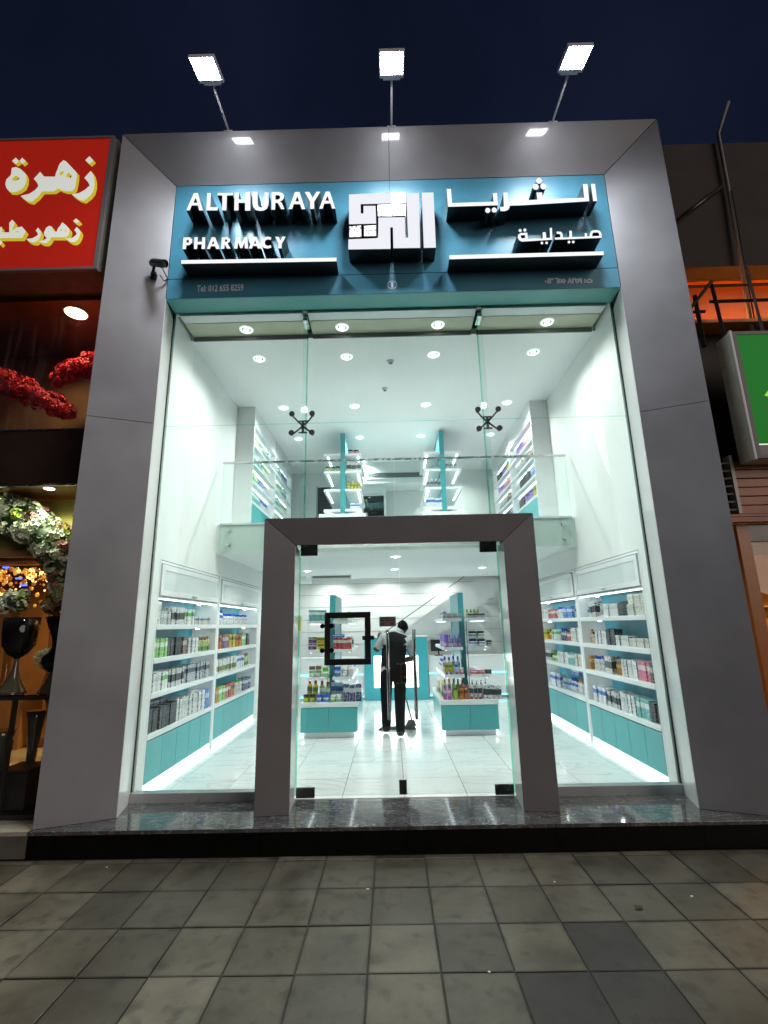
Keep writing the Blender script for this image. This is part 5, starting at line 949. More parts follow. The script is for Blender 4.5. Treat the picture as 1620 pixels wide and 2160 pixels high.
# ------------------------------------------------------------------ person mopping
def person():
    J = dict(pel=(-.08, 2.58, .93), spine=(-.075, 2.60, 1.08), chest=(-.05, 2.64, 1.27), up=(-.02, 2.67, 1.40), neck=(.025, 2.70, 1.465), head0=(.06, 2.735, 1.51), head1=(.085, 2.76, 1.575),
             lsh=(-.215, 2.67, 1.40), lel=(-.345, 2.60, 1.215), lwr=(-.275, 2.82, 1.40), rsh=(.165, 2.68, 1.345), rel=(.235, 2.72, 1.09), rwr=(.06, 2.92, 1.04),
             lhip=(-.185, 2.60, .87), lkn=(-.192, 2.72, .49), lan=(-.195, 2.765, .10), lto=(-.215, 2.90, .045), lhe=(-.19, 2.735, .05),
             rhip=(.03, 2.57, .87), rkn=(.012, 2.51, .49), ran=(.005, 2.455, .10), rto=(.025, 2.60, .045), rhe=(.0, 2.425, .05))
    rad = dict(pel=(.200, .135), spine=(.195, .13), chest=(.225, .145), up=(.165, .11), neck=.060, head0=.075, head1=.080, lsh=.086, lel=.058, lwr=.034, rsh=.086, rel=.058, rwr=.032,
               lhip=.116, lkn=.086, lan=.074, lto=.048, lhe=.045, rhip=.116, rkn=.086, ran=.074, rto=.048, rhe=.045)
    E = [('pel', 'spine'), ('spine', 'chest'), ('chest', 'up'), ('up', 'neck'), ('neck', 'head0'), ('head0', 'head1'), ('up', 'lsh'), ('lsh', 'lel'), ('lel', 'lwr'), ('up', 'rsh'), ('rsh', 'rel'), ('rel', 'rwr'),
         ('pel', 'lhip'), ('lhip', 'lkn'), ('lkn', 'lan'), ('lan', 'lto'), ('lan', 'lhe'), ('pel', 'rhip'), ('rhip', 'rkn'), ('rkn', 'ran'), ('ran', 'rto'), ('ran', 'rhe')]
    # hands: palm and five bent fingers closed on the mop handle
    for h, pw, along, across, curl in (('l', 'lwr', Vector((.0, .6, .75)), Vector((.95, -.2, .1)), Vector((.25, .7, -.6))), ('r', 'rwr', Vector((-.75, .6, -.1)), Vector((.0, .1, .95)), Vector((-.3, -.3, -.8)))):
        w = Vector(J[pw]); pm_ = w+along.normalized()*.055
        J[h+'palm'] = tuple(pm_); rad[h+'palm'] = (.034, .020); E.append((pw, h+'palm'))
        for k in range(4):
            b = pm_+across.normalized()*(k-1.5)*.019+along.normalized()*.03; L_ = (.026, .030, .028, .021)[k]
            m_ = b+along.normalized()*L_*.8+curl.normalized()*L_*.5; t_ = m_+curl.normalized()*L_
            for nm, p, r_ in (('a', b, .0095), ('b', m_, .009), ('c', t_, .0075)): J[f'{h}f{k}{nm}'] = tuple(p); rad[f'{h}f{k}{nm}'] = r_
            E += [(h+'palm', f'{h}f{k}a'), (f'{h}f{k}a', f'{h}f{k}b'), (f'{h}f{k}b', f'{h}f{k}c')]
        b = w+along.normalized()*.03+across.normalized()*-.035; t_ = b+along.normalized()*.03-across.normalized()*.008+curl.normalized()*.012
        J[h+'t0'] = tuple(b); J[h+'t1'] = tuple(t_); rad[h+'t0'] = .0105; rad[h+'t1'] = .009; E += [(h+'palm', h+'t0'), (h+'t0', h+'t1')]
    names = list(J); idx = {n: i for i, n in enumerate(names)}
    me = bpy.data.meshes.new('body_skeleton'); me.from_pydata([J[n] for n in names], [(idx[a], idx[b]) for a, b in E], [])
    ob = bpy.data.objects.new('body_skeleton', me); COL.objects.link(ob)
    ob.modifiers.new('skin', 'SKIN'); sv = me.skin_vertices[0].data
    for n in names:
        r_ = rad[n]; sv[idx[n]].radius = r_ if isinstance(r_, tuple) else (r_, r_); sv[idx[n]].use_root = (n == 'pel')
    ss = ob.modifiers.new('sub', 'SUBSURF'); ss.levels = 2; ss.render_levels = 2
    dg = bpy.context.evaluated_depsgraph_get(); bm_ = bpy.data.meshes.new_from_object(ob.evaluated_get(dg)); bpy.data.objects.remove(ob)
    skin = mat('dark_brown_skin', (0.070, 0.034, 0.020), 0.5); shirt = mat('white_cotton', (0.42, 0.45, 0.46), 0.85, var=.10, scale=20, bump=.15, bscale=25)
    vest = mat('black_vest_cloth', (0.009, 0.0095, 0.011), 0.85, spec=.12, var=.25, scale=14, bump=.3, bscale=18); trou = mat('black_trouser_cloth', (0.007, 0.007, 0.008), 0.85, spec=.12, var=.25, scale=12, bump=.3, bscale=14); shoe = mat('black_shoe', (0.012, 0.011, 0.011), 0.35)
    for m_ in (skin, shirt, vest, trou, shoe): bm_.materials.append(m_)
    seg = [(Vector(J[a]), Vector(J[b]), a, b) for a, b in E]
    for p in bm_.polygons:
        c = p.center; best = None
        for a, b, na, nb in seg:
            d = b-a; t = max(0, min(1, (c-a).dot(d)/d.length_squared)); q = (c-(a+d*t)).length
            rr = rad[na] if not isinstance(rad[na], tuple) else rad[na][0]; q2 = q/(rr+.02)
            if best is None or q2 < best[0]: best = (q2, na, nb, t)
        _, na, nb, t = best
        if nb in ('head1', 'head0') and na in ('head0', 'neck'): k = 0 if c.z > 1.485 else 1
        elif nb in ('lel', 'rel'): k = 1 if t < .86 else 0
        elif na in ('lel', 'rel'): k = 0
        elif na.endswith('palm') or nb.endswith('palm') or na[1:2] in 'ft' and na[0] in 'lr' and len(na) > 2 and na[1] in 'ft' and na not in ('lto', 'rto'): k = 0
        elif nb in ('lsh', 'rsh'): k = 2 if t < .75 else 1
        elif nb in ('spine', 'chest', 'up'): k = 2 if c.z > .955 else 3
        elif nb == 'neck': k = 2 if c.z < 1.43 else 1
        elif nb in ('lto', 'rto', 'lhe', 'rhe'): k = 4
        else: k = 3
        if k == 3 and .94 < c.z < .965 and c.x < -.02: k = 1
        if k == 3 and c.z < .055: k = 4
        p.material_index = k; p.use_smooth = True
    po = bpy.data.objects.new('person', bm_); COL.objects.link(po)
    tag(po, 'person seen from behind in black vest over white shirt, mopping the shop floor', 'person')
    hair = mat('cropped_black_hair', (0.006, 0.006, 0.006), 0.9, spec=.06, bump=.6, bscale=200)
    hb = bmesh.new(); bmesh.ops.create_icosphere(hb, subdivisions=3, radius=1.0)
    ax_ = Matrix.Rotation(R(-28), 3, 'X')
    for v in list(hb.verts):
        n_ = v.co.copy(); keep = n_.z*.75-n_.y*.55
        v.co = Vector((n_.x*.086, n_.y*.100, n_.z*.110))
    hb2 = [v for v in hb.verts if (v.co.z/.110)*.9-(v.co.y/.100)*.75 < -.30]
    bmesh.ops.delete(hb, geom=hb2, context='VERTS')
    for v in hb.verts: v.co = ax_ @ v.co+Vector((.088, 2.757, 1.560))
    hm_ = bpy.data.meshes.new('hair'); hb.to_mesh(hm_); hb.free(); hm_.materials.append(hair)
    for p in hm_.polygons: p.use_smooth = True
    link('hair', hm_, po, (0, 0, 0))
    hd = bmesh.new(); bmesh.ops.create_icosphere(hd, subdivisions=3, radius=1.0)
    for v in hd.verts:
        n_ = v.co; v.co = ax_ @ Vector((n_.x*.081*(1-.12*max(0, -n_.z)), n_.y*.096+(.012 if (n_.y > .9 and abs(n_.z+.1) < .25) else 0), n_.z*.100))+Vector((.088, 2.760, 1.555))
    fm = bpy.data.meshes.new('head'); hd.to_mesh(fm); hd.free(); fm.materials.append(skin)
    for p in fm.polygons: p.use_smooth = True
    link('head', fm, po, (0, 0, 0))
    for s in (-1, 1):
        link('ear', MB().lathe([(.006, -.026), (.014, -.018), (.016, 0), (.013, .018), (.005, .026)], (.088+s*.075, 2.765, 1.545), 8).mesh('ear', [skin]), po, (0, 0, 0))
        link('eye', MB().lathe([(.003, -.008), (.008, 0), (.003, .008)], (.088+s*.03, 2.842, 1.525), 8).mesh('eye', [mat('eye_white', (.6, .6, .58), .2)]), po, (0, 0, 0))
    link('mouth', MB().box(.065, .111, 2.816, 2.826, 1.478, 1.486).mesh('mouth', [mat('lip', (.12, .04, .035), .5)]), po, (0, 0, 0))
    return po
person()
mp = thing('floor_mop', 'flat grey floor mop with thin handle held by the person', 'mop', (0, 3.08, 0))
obj('handle', MB().tube([(-.285, 2.89, 1.50), (.02, 2.99, .85), (.20, 3.075, .125)], .011, 8), mat('grey_handle', (.18, .18, .18), .4), mp)
obj('mop_pad', MB().hexa([(-.34, 3.03, .0005), (.27, 3.03, .0005), (.25, 3.15, .0005), (-.32, 3.15, .0005)], [(-.30, 3.05, .03), (.24, 3.05, .05), (.22, 3.13, .05), (-.28, 3.13, .03)]), mat('grey_mop_cloth', (.16, .16, .15), .95, var=.4, scale=40, bump=.8, bscale=60), mp)
obj('clamp', MB().hexa([(.10, 3.04, .05), (.27, 3.04, .05), (.27, 3.12, .05), (.10, 3.12, .05)], [(.15, 3.05, .14), (.24, 3.06, .13), (.24, 3.10, .13), (.15, 3.10, .14)]), mat('grey_clamp', (.12, .12, .12), .5), mp)

# ------------------------------------------------------------------ flower shop (next door)
brown_dark = mat('dark_brown_fascia', (0.030, 0.018, 0.011), 0.18, var=.3, scale=3, rvar=.08)
brown = mat('brown_panel', (0.22, 0.12, 0.06), 0.4, var=.45, scale=1.8)
fs = thing('flower_shop', 'narrow flower shop front with brown glass fascia and open display', 'shop', (-4.6, 0, 0))
obj('floor_slab', B(-7.0, -3.125, -.67, 3.2, -.03, 0.0), stone('cream_tile', (.42, .40, .33), (.34, .32, .25), (.25, .22, .16), .2, 1.5), fs)
obj('step_riser', B(-7.0, -3.125, -.66, -.64, -.2, -.031), mat('grey_step_face', (.10, .095, .08), .8, var=.2), fs)
obj('side_wall', B(-3.29, -3.13, -.15, 3.2, 0.0, 5.9), brown, fs)
obj('back_wall', B(-7, -3.29, 3.0, 3.1, 0, 3.1), mat('amber_back_wall', (.30, .15, .05), .6, var=.3, scale=1.5), fs)
obj('upper_back_wall', B(-7, -3.29, 1.0, 1.1, 3.74, 5.8), brown, fs)
obj('upper_ceiling', B(-7, -3.29, -.15, 1.1, 5.40, 5.5), brown, fs)
obj('middle_slab', B(-7, -3.13, -.18, 3.2, 3.13, 3.72), brown, fs)
obj('fascia_panel', B(-7, -3.13, -.215, -.185, 3.125, 3.735), brown_dark, fs)
for z in (3.736, 3.105): obj('metal_strip', B(-7, -3.13, -.225, -.18, z, z+.013), chrome, fs)
obj('upper_glass', B(-7, -3.13, -.21, -.198, 3.75, 5.5), glass('brown_tint_glass', (.90, .84, .76), 1.0, dirt=.05), fs)
obj('green_panel', B(-5.6, -3.295, .36, .40, 2.52, 3.10), mat('olive_yellow_panel', (.42, .40, .10), .5, var=.1, scale=2), fs)
obj('wood_beam', MB().box(-5.6, -3.6, .28, .36, 2.46, 2.515).box(-5.6, -3.95, .24, .275, 2.42, 2.49), mat('ochre_wood', (.35, .2, .08), .5, var=.2, scale=6), fs)
obj('upper_roof', B(-7.2, -3.13, -.2, 3.3, 5.86, 6.0), seam_dark, fs)
def warm_lamp(name, x, y, z, r, watts, col, lab, cone=150):
    t = thing(name, lab, 'ceiling light', (x, y, z))
    obj('lamp_rim', MB().lathe([(r*1.12, -.012), (r*1.15, 0)], (x, y, z-.0005), 24), white_lam, t)
    obj('lamp_disc', MB().lathe([(r*.98, -.016), (r, -.0125)], (x, y, z-.0005), 24), emis('warm_lamp_'+name, col, 14.0), t)
    ld = bpy.data.lights.new(name+'_spot', 'SPOT'); ld.energy = watts; ld.spot_size = R(cone); ld.spot_blend = .5; ld.shadow_soft_size = max(.12, r*.7); ld.color = col
    lo = bpy.data.objects.new(name+'_spot', ld); COL.objects.link(lo); lo.parent = t; lo.location = (0, 0, -.03)
warm_lamp('round_ceiling_lamp', -3.87, .07, 5.40, .12, 120, (1, .86, .62), 'round glowing ceiling lamp behind the brown upper glass of the flower shop')
warm_lamp('soffit_lamp', -3.78, -.08, 3.125, .05, 60, (1, .94, .72), 'small round lamp in the soffit above the low end of the green garland')
warm_lamp('soffit_lamp', -4.45, -.08, 3.125, .05, 60, (1, .94, .72), 'small round lamp added in the soffit above the high end of the green garland')  # second soffit lamp, added to light the front of the garland
warm_lamp('display_lamp', -4.1, 1.6, 3.125, .08, 450, (1, .62, .25), 'amber lamp in the ceiling over the flower shop display')
# red sign box
rs = thing('red_shop_sign', 'red lightbox sign with white and yellow Arabic lettering over the flower shop', 'sign', (-4.5, -.4, 5.44))
frm = mat('weathered_sign_frame', (.20, .19, .16), .55, metal=.3, var=.25, scale=8, bump=.1)
obj('cabinet', B(-7.0, -3.20, -.565, -.24, 5.44, 7.26), frm, rs)
obj('sign_face', B(-7.0, -3.262, -.596, -.566, 5.47, 7.235), mat('red_lightbox_face', (.40, .012, .008), .35, var=.1, scale=1, emit=(.9, .035, .012), estr=.22), rs)
for q in ((-7.0, -3.22, 5.44, 5.469), (-7.0, -3.22, 7.2355, 7.262), (-3.2615, -3.22, 5.4695, 7.235)): obj('face_frame', B(q[0], q[1], -.61, -.5665, q[2], q[3]), mat('sign_trim', (.30, .30, .30), .4, metal=.5), rs)
obj('soffit_strip', B(-7.0, -3.17, -.235, -.10, 5.46, 5.56), frm, rs)
yel = mat('yellow_vinyl', (.60, .50, .03), .4, emit=(.85, .75, .05), estr=.42); whi = mat('white_vinyl_letter', (.7, .72, .68), .4, emit=(.9, .95, .88), estr=.50)
for k in ('redbig', 'redsmall'):
    off = .028 if k == 'redbig' else .030
    for lp in GLYPH[k]:
        o = obj('letter', MB().prism(lp, -.6015, -.6005, 0, 0), whi, rs)
        mb = MB()
        for j in range(6):
            f = (j+1)/6; mb.prism([[(p[0]+off*1.2*f, p[1]-off*1.35*f) for p in l_] for l_ in lp], -.6000+.00045*j, -.5996+.00045*j, 0, 0)
        obj('letter_shadow', mb, yel, o)

def garland(name, path, rad, n, size, cols, label, cat='garland', core=None, seed=1):
    """Dense flower garland: petal-sized faces spread over a tapering tube."""
    rnd = random.Random(seed); t = thing(name, label, cat, path[0])
    pts = [Vector(p) for p in path]; L = [0]
    for a, b in zip(pts, pts[1:]): L.append(L[-1]+(b-a).length)
    mb = MB()
    def at(u):
        d = u*L[-1]
        for i in range(len(pts)-1):
            if d <= L[i+1] or i == len(pts)-2:
                f = (d-L[i])/(L[i+1]-L[i]); return pts[i].lerp(pts[i+1], f), (pts[i+1]-pts[i]).normalized(), rad[i]+(rad[i+1]-rad[i])*f
    bl = []
    for i in range(n):
        u = rnd.random(); c, d, r_ = at(u)
        a = d.cross(Vector((0, 1, 0))).normalized(); b = a.cross(d).normalized(); th = rnd.uniform(0, 2*math.pi)
        nrm = (math.cos(th)*a+math.sin(th)*b).normalized(); bl.append((c+nrm*r_*rnd.uniform(.72, 1.0), nrm, r_, rnd.randrange(len(cols)) if rnd.random() < .55 else 0))
    for c, nrm, r_, ci in bl:
        for k in range(14):
            dv = Vector((rnd.gauss(0, 1), rnd.gauss(0, 1), rnd.gauss(0, 1))).normalized()
            if dv.dot(nrm) < -.2: dv = -dv
            p = c+dv*size*rnd.uniform(.75, 1.1); e1 = dv.cross(Vector((rnd.random(), rnd.random(), rnd.random()))).normalized(); e2 = e1.cross(dv)
            w = size*rnd.uniform(.34, .6); cup = dv*size*.22
            mb.add([p, p+e1*w+cup, p+e2*w+cup*.8, p-e1*w+cup, p-e2*w+cup*.6], [(0,1,2),(0,2,3),(0,3,4),(0,4,1)], ci)
    obj('blossom', mb, cols, t, kind='stuff')
    obj('foam_core', MB().tube(pts, [r_*.78 for r_ in rad], 12), core or cols[-1], t)
    return t
red1 = mat('red_petal', (.60, .02, .03), .55, var=.3, scale=30); red2 = mat('dark_red_petal', (.32, .01, .02), .6); red3 = mat('bright_red_petal', (.75, .05, .05), .5)
garland('red_flower_garland', [(-5.637, 0.33, 4.858), (-4.891, 0.33, 4.645), (-4.466, 0.33, 4.464), (-4.146, 0.33, 4.294), (-3.933, 0.33, 4.177)], [.17, .16, .15, .12, .05], 300, .035, [red1, red2, red3], 'long red flower garland hanging lower behind the brown glass', seed=3, core=red2)
garland('red_flower_garland', [(-4.259, 0.38, 4.641), (-4.076, 0.38, 4.77), (-3.807, 0.38, 4.877), (-3.603, 0.38, 4.931)], [.06, .11, .13, .12], 170, .035, [red1, red2, red3], 'short red flower garland higher up behind the brown glass', seed=4, core=red2)
gr1 = mat('pale_green_petal', (.50, .60, .42), .7, var=.15, scale=20); gr2 = mat('lime_petal', (.30, .44, .05), .6); gr3 = mat('dusky_pink_petal', (.32, .13, .13), .7); gr4 = mat('white_green_petal', (.62, .68, .54), .7); gr5 = mat('dark_leaf', (.03, .07, .025), .6); gr6 = mat('tan_petal', (.36, .24, .13), .7)
garland('hydrangea_garland', [(-5.383, 0.14, 3.248), (-4.749, 0.14, 3.111), (-4.379, 0.14, 2.931), (-4.062, 0.14, 2.741), (-3.798, 0.14, 2.551), (-3.65, 0.14, 2.287), (-3.608, 0.14, 1.97)], [.19, .21, .20, .19, .17, .14, .07], 270, .058, [gr1, gr4, gr2, gr1, gr4, gr3, gr6, gr5], 'thick pale green hydrangea garland arching over the flower shop display', seed=5, core=gr5)
for x, y, z, lab, sd, cols in ((-4.05, .05, 1.90, 'pale green bouquet standing behind the black goblet vase', 8, [gr4, gr1, gr2, gr5]), (-3.74, .25, 1.86, 'cream and tan bouquet behind the two black vases', 9, [gr6, gr4, gr5, gr6]), (-3.63, .12, 1.33, 'white bouquet low between the two black vases', 10, [gr4, gr4, gr1])):
    bt = garland('flower_bouquet', [(x-.10, y, z-.05), (x, y, z+.04), (x+.10, y, z-.02)], [.06, .10, .06], 34, .045, cols, lab, 'bouquet', seed=sd, core=gr5)
    obj('vase', MB().lathe([(.05, 0), (.06, .02), (.035, .12), (.05, z-1.033-.06)], (x, y, 1.033), 14), glass('vase_glass', (.75, .72, .6), 1.5), bt)
garland('red_rose_bunch', [(-3.60, .10, 1.55), (-3.54, .10, 1.58), (-3.47, .10, 1.55)], [.05, .06, .05], 12, .03, [red1, red2], 'small dark red rose bunch between the two black vases', 'bouquet', seed=12, core=red2)
# hanging bead lights
bd = thing('bead_curtain', 'glittering gold bead curtain with blue sparks hanging inside the flower shop', 'bead curtain', (-4.3, .55, 2.35))
gold = mat('gold_bead', (.75, .40, .08), .2, metal=.6, emit=(1, .45, .08), estr=.5); gold2 = emis('lit_gold_bead', (1, .62, .18), 2.2); amb = mat('amber_bead', (.35, .14, .03), .25, emit=(1, .35, .05), estr=.18)
mb = MB(); rnd = random.Random(21)
for i in range(300):
    x = rnd.uniform(-5.2, -3.72); z = 2.33-abs(rnd.gauss(0, .13)); y = .55+rnd.uniform(-.12, .12); r_ = rnd.uniform(.008, .026)
    mb.lathe([(r_*.5, -r_), (r_, 0), (r_*.5, r_)], (x, y, z), 7, rnd.choice((0, 0, 0, 1, 2, 2)))
obj('bead_strand', mb, [gold, gold2, amb], bd, kind='stuff')
obj('top_bar', B(-5.3, -3.65, .50, .60, 2.37, 2.41), mat('ochre_wood', (.35, .2, .08)), bd)
for x, z in ((-4.52, 2.33), (-4.35, 2.20), (-4.28, 2.12), (-3.82, 2.20), (-3.79, 2.10), (-3.77, 2.03)):
    obj('blue_led', MB().tube([(x-.035, .42, z), (x+.035, .42, z)], .010, 6), emis('blue_led_glow', (.08, .12, 1.0), 3.0), bd)
# console table with vases
tb = thing('console_table', 'black metal console table with glass top in front of the flower shop', 'table', (-3.9, -.15, 0))
obj('glass_top', B(-4.8, -3.20, -.38, .38, 1.02, 1.032), glass('smoked_top', (.35, .34, .30), 1.4), tb)
for q in ((-4.8, -3.20, -.38, -.35), (-4.8, -3.20, .35, .38)): obj('top_rail', B(q[0], q[1], q[2], q[3], .985, 1.019), black_metal, tb)
for x in (-4.15, -3.62, -3.23):
    for y in (-.38, .35): obj('leg', B(x, x+.03, y, y+.03, .04, .984), black_metal, tb)
obj('base_shelf', B(-4.8, -3.20, -.42, .40, .0005, .04), black_metal, tb)
black_glaze = mat('black_glazed_vase', (.006, .006, .007), .08); smoke_gl = mat('smoky_glass_foot', (.10, .09, .06), .08, spec=.9)
def vase(x, y, z, prof, split, lab, m1=black_glaze, m2=smoke_gl):
    o = thing('tall_vase', lab, 'vase', (x, y, z))
    obj('bowl', MB().lathe([p for p in prof if p[1] >= split], (x, y, z), 24), m1, o); obj('foot', MB().lathe([p for p in prof if p[1] <= split], (x, y, z), 24), m2, o); return o
vase(-3.80, -.16, 1.0325, [(.125, 0), (.12, .008), (.07, .09), (.035, .18), (.022, .26), (.022, .31), (.04, .325), (.09, .36), (.14, .44), (.152, .55), (.157, .71)], .31, 'tall black goblet vase on the console table')
vase(-3.405, -.16, 1.0325, [(.13, 0), (.12, .008), (.075, .08), (.045, .16), (.04, .18), (.10, .215), (.13, .27), (.12, .33), (.06, .38), (.05, .42), (.06, .5), (.10, .60), (.14, .71)], .18, 'black bulb vase with flared neck beside the goblet vase')
amber_gl = mat('amber_vase_glass', (.22, .13, .04), .1, spec=.9); grn_gl = mat('smoky_vase_glass', (.06, .06, .045), .1, spec=.9)
for x, y, h, r_, m_, lab in ((-3.95, .0, .62, .11, grn_gl, 'clear flared vase under the console table'), (-3.72, .12, .78, .09, grn_gl, 'tall smoky vase under the console table'), (-4.05, .9, .85, .12, amber_gl, 'gold pillar vase standing inside the flower shop'), (-3.55, .15, .9, .07, grn_gl, 'slim smoky vase beside the portal under the table')):
    vase(x, y, .041 if y < .5 else .0005, [(r_*.8, 0), (r_*.7, .03), (r_*.45, h*.3), (r_*.5, h*.55), (r_*.85, h*.9), (r_, h)], h*.3, lab, m_, m_)
bxo = thing('display_block', 'black display block on the floor beside the silver portal', 'display block', (-3.55, -.2, .04))
bev(obj('block', B(-3.68, -3.42, -.33, -.05, .0405, .36), black_metal, bxo), .01); obj('lid', B(-3.70, -3.40, -.35, -.03, .361, .38), black_metal, bxo)
for i in range(3): obj('wall_slat', B(-4.6, -3.30, 1.6, 1.64, 1.68+i*.07, 1.70+i*.07), mat('ochre_wood', (.35, .2, .08)), fs)
# pale shelf goods in the depth of the flower shop
for i in range(6):
    x = -4.9+i*.28; vase(x, 2.3, .75, [(.06, 0), (.05, .03), (.03, .15), (.07, .38), (.08, .45)], .15, 'amber vase in the far row on the back shelf of the flower shop', amber_gl, amber_gl)['group'] = 'amber vases on the back shelf'
bs_ = thing('back_shelf', 'wooden shelf along the amber back wall of the flower shop', 'shelf', (-4.3, 2.4, 0))
obj('board', B(-5.5, -3.3, 2.1, 2.6, .72, .75), mat('ochre_wood', (.35, .2, .08)), bs_)
for x in (-5.4, -4.3, -3.4): obj('leg', B(x, x+.05, 2.15, 2.55, .0005, .719), mat('ochre_wood', (.35, .2, .08)), bs_)

# ------------------------------------------------------------------ orange shop (other side)
os_ = thing('orange_shop', 'shop front glowing orange with dark upper wall and wooden boards', 'shop', (4.6, .2, 0))
grey_wall = mat('dark_render_wall', (.055, .045, .040), .9, var=.15, scale=2.5, bump=.2, bscale=30)
orange_w = mat('orange_painted_wall', (.50, .15, .02), .55, var=.08, scale=2)
obj('upper_wall', B(3.13, 8.5, .20, .45, 5.92, 7.85), grey_wall, os_)
obj('recess_back', B(3.13, 8.5, .55, .60, 2.3, 5.92), orange_w, os_)
obj('recess_top', B(3.13, 8.5, .451, .549, 5.90, 5.93), orange_w, os_)
obj('recess_floor', B(3.13, 8.5, .05, .549, 5.03, 5.07), orange_w, os_)
obj('dark_lower_band', B(3.36, 8.5, .30, .32, 2.4, 5.02), mat('dark_board', (.03, .02, .015), .7), os_)
obj('pharmacy_side_wall', B(3.13, 3.20, .62, 3.5, 0, 7.2), grey_wall, os_)
obj('floor_slab', B(3.13, 8.5, -.02, 3.5, -.03, 0.0005), mat('amber_floor', (.30, .20, .10), .3, var=.15), os_)
obj('interior_back', B(3.2, 8.5, 2.6, 2.7, 0, 2.62), mat('amber_wall', (.55, .34, .08), .5, var=.1, scale=2), os_)
obj('interior_ceiling', B(3.2, 8.5, .05, 2.7, 2.60, 2.66), mat('amber_ceiling', (.6, .42, .15), .5), os_)
wood = mat('red_brown_wood', (.36, .105, .028), .4, var=.3, scale=5)
for i in range(6): bev(obj('wood_board', B(3.60, 8.5, -.10+.004*(i % 2), -.06, 2.66+i*.098, 2.66+i*.098+.090), wood, os_), .004)
obj('board_backing', B(3.60, 8.5, -.055, .03, 2.62, 3.28), mat('dark_board', (.03, .02, .015)), os_)
for z in (2.57, 2.60, 2.63): obj('wood_moulding', B(3.42, 8.5, -.14+.02*(z > 2.58), -.056, z, z+.024), wood, os_)
for i in range(7): obj('vent_slat', MB().hexa([(3.40, -.07, 2.70+i*.085), (3.56, -.12, 2.70+i*.085), (3.56, -.02, 2.73+i*.085), (3.40, .05, 2.73+i*.085)], [(3.40, -.07, 2.715+i*.085), (3.56, -.12, 2.715+i*.085), (3.56, -.02, 2.745+i*.085), (3.40, .05, 2.745+i*.085)]), mat('grey_vent_metal', (.30, .30, .27), .5, metal=.4), os_)
obj('vent_frame', MB().box(3.563, 3.598, -.13, -.03, 2.66, 3.3), mat('grey_vent_metal', (.3, .3, .27)), os_)
obj('frame_post', B(3.575, 3.70, -.03, .05, 0, 2.565), mat('orange_lacquer', (.40, .13, .015), .3, var=.08), os_)
obj('frame_head', B(3.7005, 8.5, -.03, .05, 2.38, 2.565), brown_dark, os_)
obj('shop_glass', B(3.7005, 8.5, .005, .015, 0.25, 2.379), glass('amber_shop_glass', (.95, .88, .70), 1.2), os_)
obj('shop_plinth', B(3.7005, 8.5, -.03, .05, 0, .249), mat('orange_lacquer', (.40, .13, .015)), os_)
# green sign
gsn = thing('green_shop_sign', 'green lightbox sign with white metal side above the orange shop', 'sign', (4.7, -.2, 3.2))
obj('cabinet', B(3.70, 8.5, -.285, -.085, 3.20, 4.67), mat('white_sign_sheet', (.72, .75, .62), .55, var=.18, scale=5, bump=.15, bscale=9), gsn)
obj('sign_face', B(3.765, 8.5, -.306, -.286, 3.36, 4.63), mat('green_lightbox_face', (.004, .10, .012), .5, spec=.12, emit=(.02, .55, .05), estr=.20, var=.1, scale=1), gsn)
obj('lower_band', B(3.765, 8.5, -.306, -.286, 3.24, 3.345), mat('navy_band', (.01, .012, .06), .3), gsn)
obj('white_line', B(3.765, 8.5, -.307, -.2865, 3.346, 3.359), emis('white_sign_line', (.9, 1, .9), .9), gsn)
for q in ((3.715, 3.7645, 3.2, 4.67), (3.7646, 8.5, 4.631, 4.67), (3.7646, 8.5, 3.20, 3.239)): obj('face_frame', B(q[0], q[1], -.312, -.2862, q[2], q[3]), mat('black_sign_frame', (.015, .015, .03), .4), gsn)
obj('edge_trim', B(3.692, 3.7145, -.318, -.2862, 3.19, 4.68), mat('white_trim_metal', (.6, .62, .6), .4), gsn)
obj('leaf_motif', MB().prism([[(3.93, 3.90), (4.02, 4.0), (4.25, 4.08), (4.45, 3.95), (4.3, 3.75), (4.25, 3.42), (4.08, 3.42), (4.1, 3.7), (4.06, 3.86)]], -.3085, -.3075, 0, 0), emis('lime_motif', (.55, .85, .08), .75), gsn)
for z in (3.28, 3.55, 3.8, 4.1, 4.4, 4.6): obj('rivet', MB().tube([(3.695, -.11, z), (3.6999, -.11, z)], .006, 6), seam_dark, gsn)
# steel bracing behind and above the green sign
br = thing('sign_bracing', 'rusty dark steel bracing holding the green sign to the wall', 'bracing', (4.0, .1, 4.7))
def tubeb(a, b, r_=.022): obj('brace_tube', MB().tube([a, b], r_, 4, sm=False), mat('rusty_dark_steel', (.035, .03, .026), .6, metal=.4, var=.5, scale=12), br)
tubeb((3.2, .1, 5.56), (8, .1, 5.60)); tubeb((3.62, .0, 5.36), (3.62, .0, 4.68), .03); tubeb((3.75, -.05, 5.24), (8, -.05, 5.27), .024); tubeb((3.3, .02, 5.14), (3.72, .02, 5.16), .022)
tubeb((3.78, -.1, 5.48), (3.35, .12, 4.95), .02); tubeb((3.80, -.06, 5.46), (3.80, -.1, 4.67), .026); tubeb((4.25, -.06, 5.75), (4.25, -.1, 4.67), .02)
pp = thing('wall_pipe', 'long thin grey pipe running up past the dark wall above the green sign', 'pipe', (4.33, .1, 4.7))
obj('pipe', MB().tube([(4.30, .12, 4.7), (4.42, .15, 6.9), (4.45, .15, 7.95), (4.55, .0, 8.3)], .022, 8), mat('grey_pipe', (.22, .21, .20), .6), pp)
obj('cable', MB().tube([(4.33, .09, 4.75), (4.44, .12, 7.0)], .008, 6), rubber, pp)
bk = thing('dark_wall_bracket', 'dark slanted bracket and post fixed to the upper grey wall', 'bracket', (3.7, .15, 6.0))
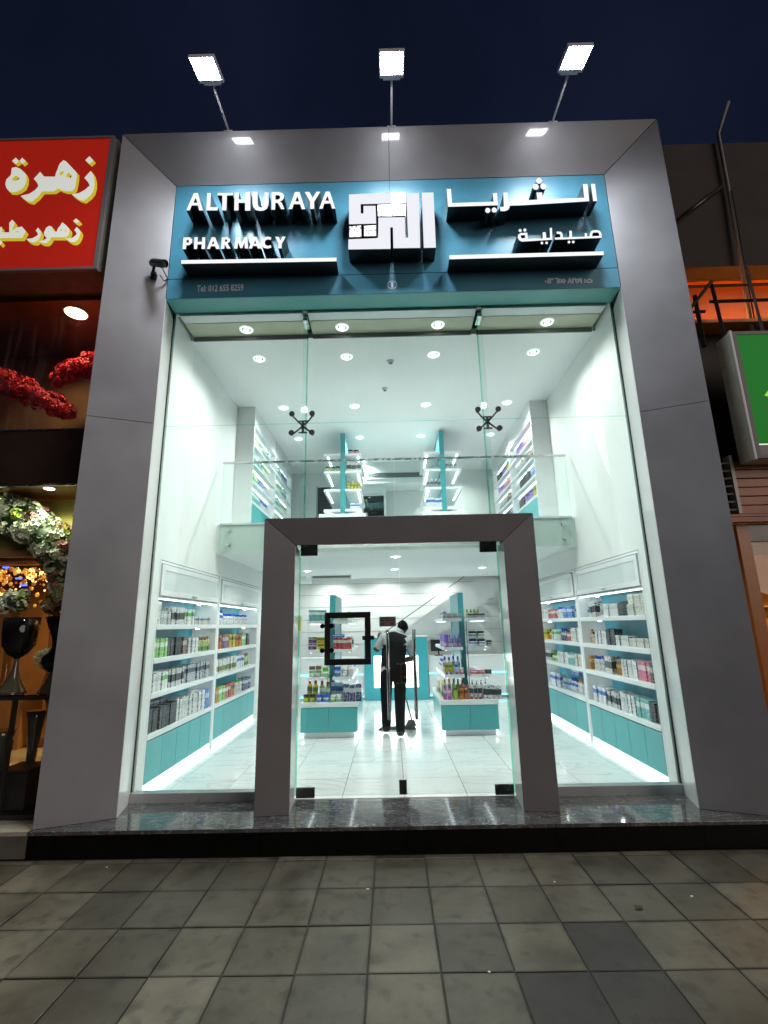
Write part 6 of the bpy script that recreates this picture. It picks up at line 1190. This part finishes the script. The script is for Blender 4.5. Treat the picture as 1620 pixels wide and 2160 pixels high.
obj('post', MB().tube([(3.62, .16, 6.05), (3.62, .17, 7.4)], .04, 6), black_metal, bk); obj('strut', MB().tube([(3.66, .13, 6.55), (4.36, .16, 7.10)], .025, 6), black_metal, bk)
strip = thing('added_strip_light', 'orange strip light added unseen behind the green sign to light the recess', 'strip light', (5, .3, 5.1))
obj('added_tube', MB().tube([(3.5, .25, 5.10), (7.5, .25, 5.10)], .014, 8), emis('added_strip_glow', (1, .42, .08), 45.0), strip)  # unseen glowing tube added to brighten the orange recess
warm_lamp('orange_shop_lamp', 4.05, .9, 2.60, .06, 260, (1, .72, .28), 'warm ceiling lamp inside the orange shop nearest the frame post')
warm_lamp('orange_shop_lamp', 5.2, .9, 2.60, .06, 330, (1, .48, .14), 'warm ceiling lamp further inside the orange shop')
pend = thing('loop_pendant', 'glowing looped pendant lamp inside the orange shop', 'pendant', (4.1, 1.4, 2.3))
obj('loop', MB().tube([(4.05+.28*math.cos(a*.35), 1.4+.2*math.sin(a*.35), 2.30+.05*math.sin(a*.7)) for a in range(19)], .012, 8), emis('loop_glow', (1, .8, .4), 4.0), pend)
obj('cord', MB().tube([(4.05, 1.4, 2.36), (4.05, 1.4, 2.60)], .004, 6), rubber, pend)
cn = thing('display_case', 'low display case with wrapped goods inside the orange shop', 'display case', (4.5, .7, 0))
obj('case_body', B(3.75, 6.5, .35, .95, .0008, .95), wood, cn); obj('case_top', B(3.74, 6.5, .34, .96, .951, .98), mat('case_marble', (.5, .45, .35), .3), cn)
for i in range(3): obj('shelf', B(3.75, 6.5, 2.3, 2.59, 1.05+i*.35, 1.07+i*.35), mat('case_marble', (.5, .45, .35)), cn)
for i in range(5): put('carton', .16, .10, .14, ('lime', 'white', 'green', 'cream', 'orange')[i], WC, (3.86+i*.19, .55, .9805), .1*i, ['lime', 'white', 'green', 'cream', 'orange'][i]+' packet on the display case inside the orange shop', 'packets on the display case')
# the block behind the shops
blk = thing('building_block', 'dark upper wall of the block behind the pharmacy portal', 'building', (0, 3, 5.6))
obj('wall', MB().box(-3.3, 3.4, .62, 7.6, 5.62, 7.15), mat('dark_block_wall', (.05, .05, .055), .9, var=.2), blk)
obj('parapet', MB().box(-3.3, 3.4, .61, .80, 7.151, 7.2), mat('dark_block_wall', (.05, .05, .055)), blk)
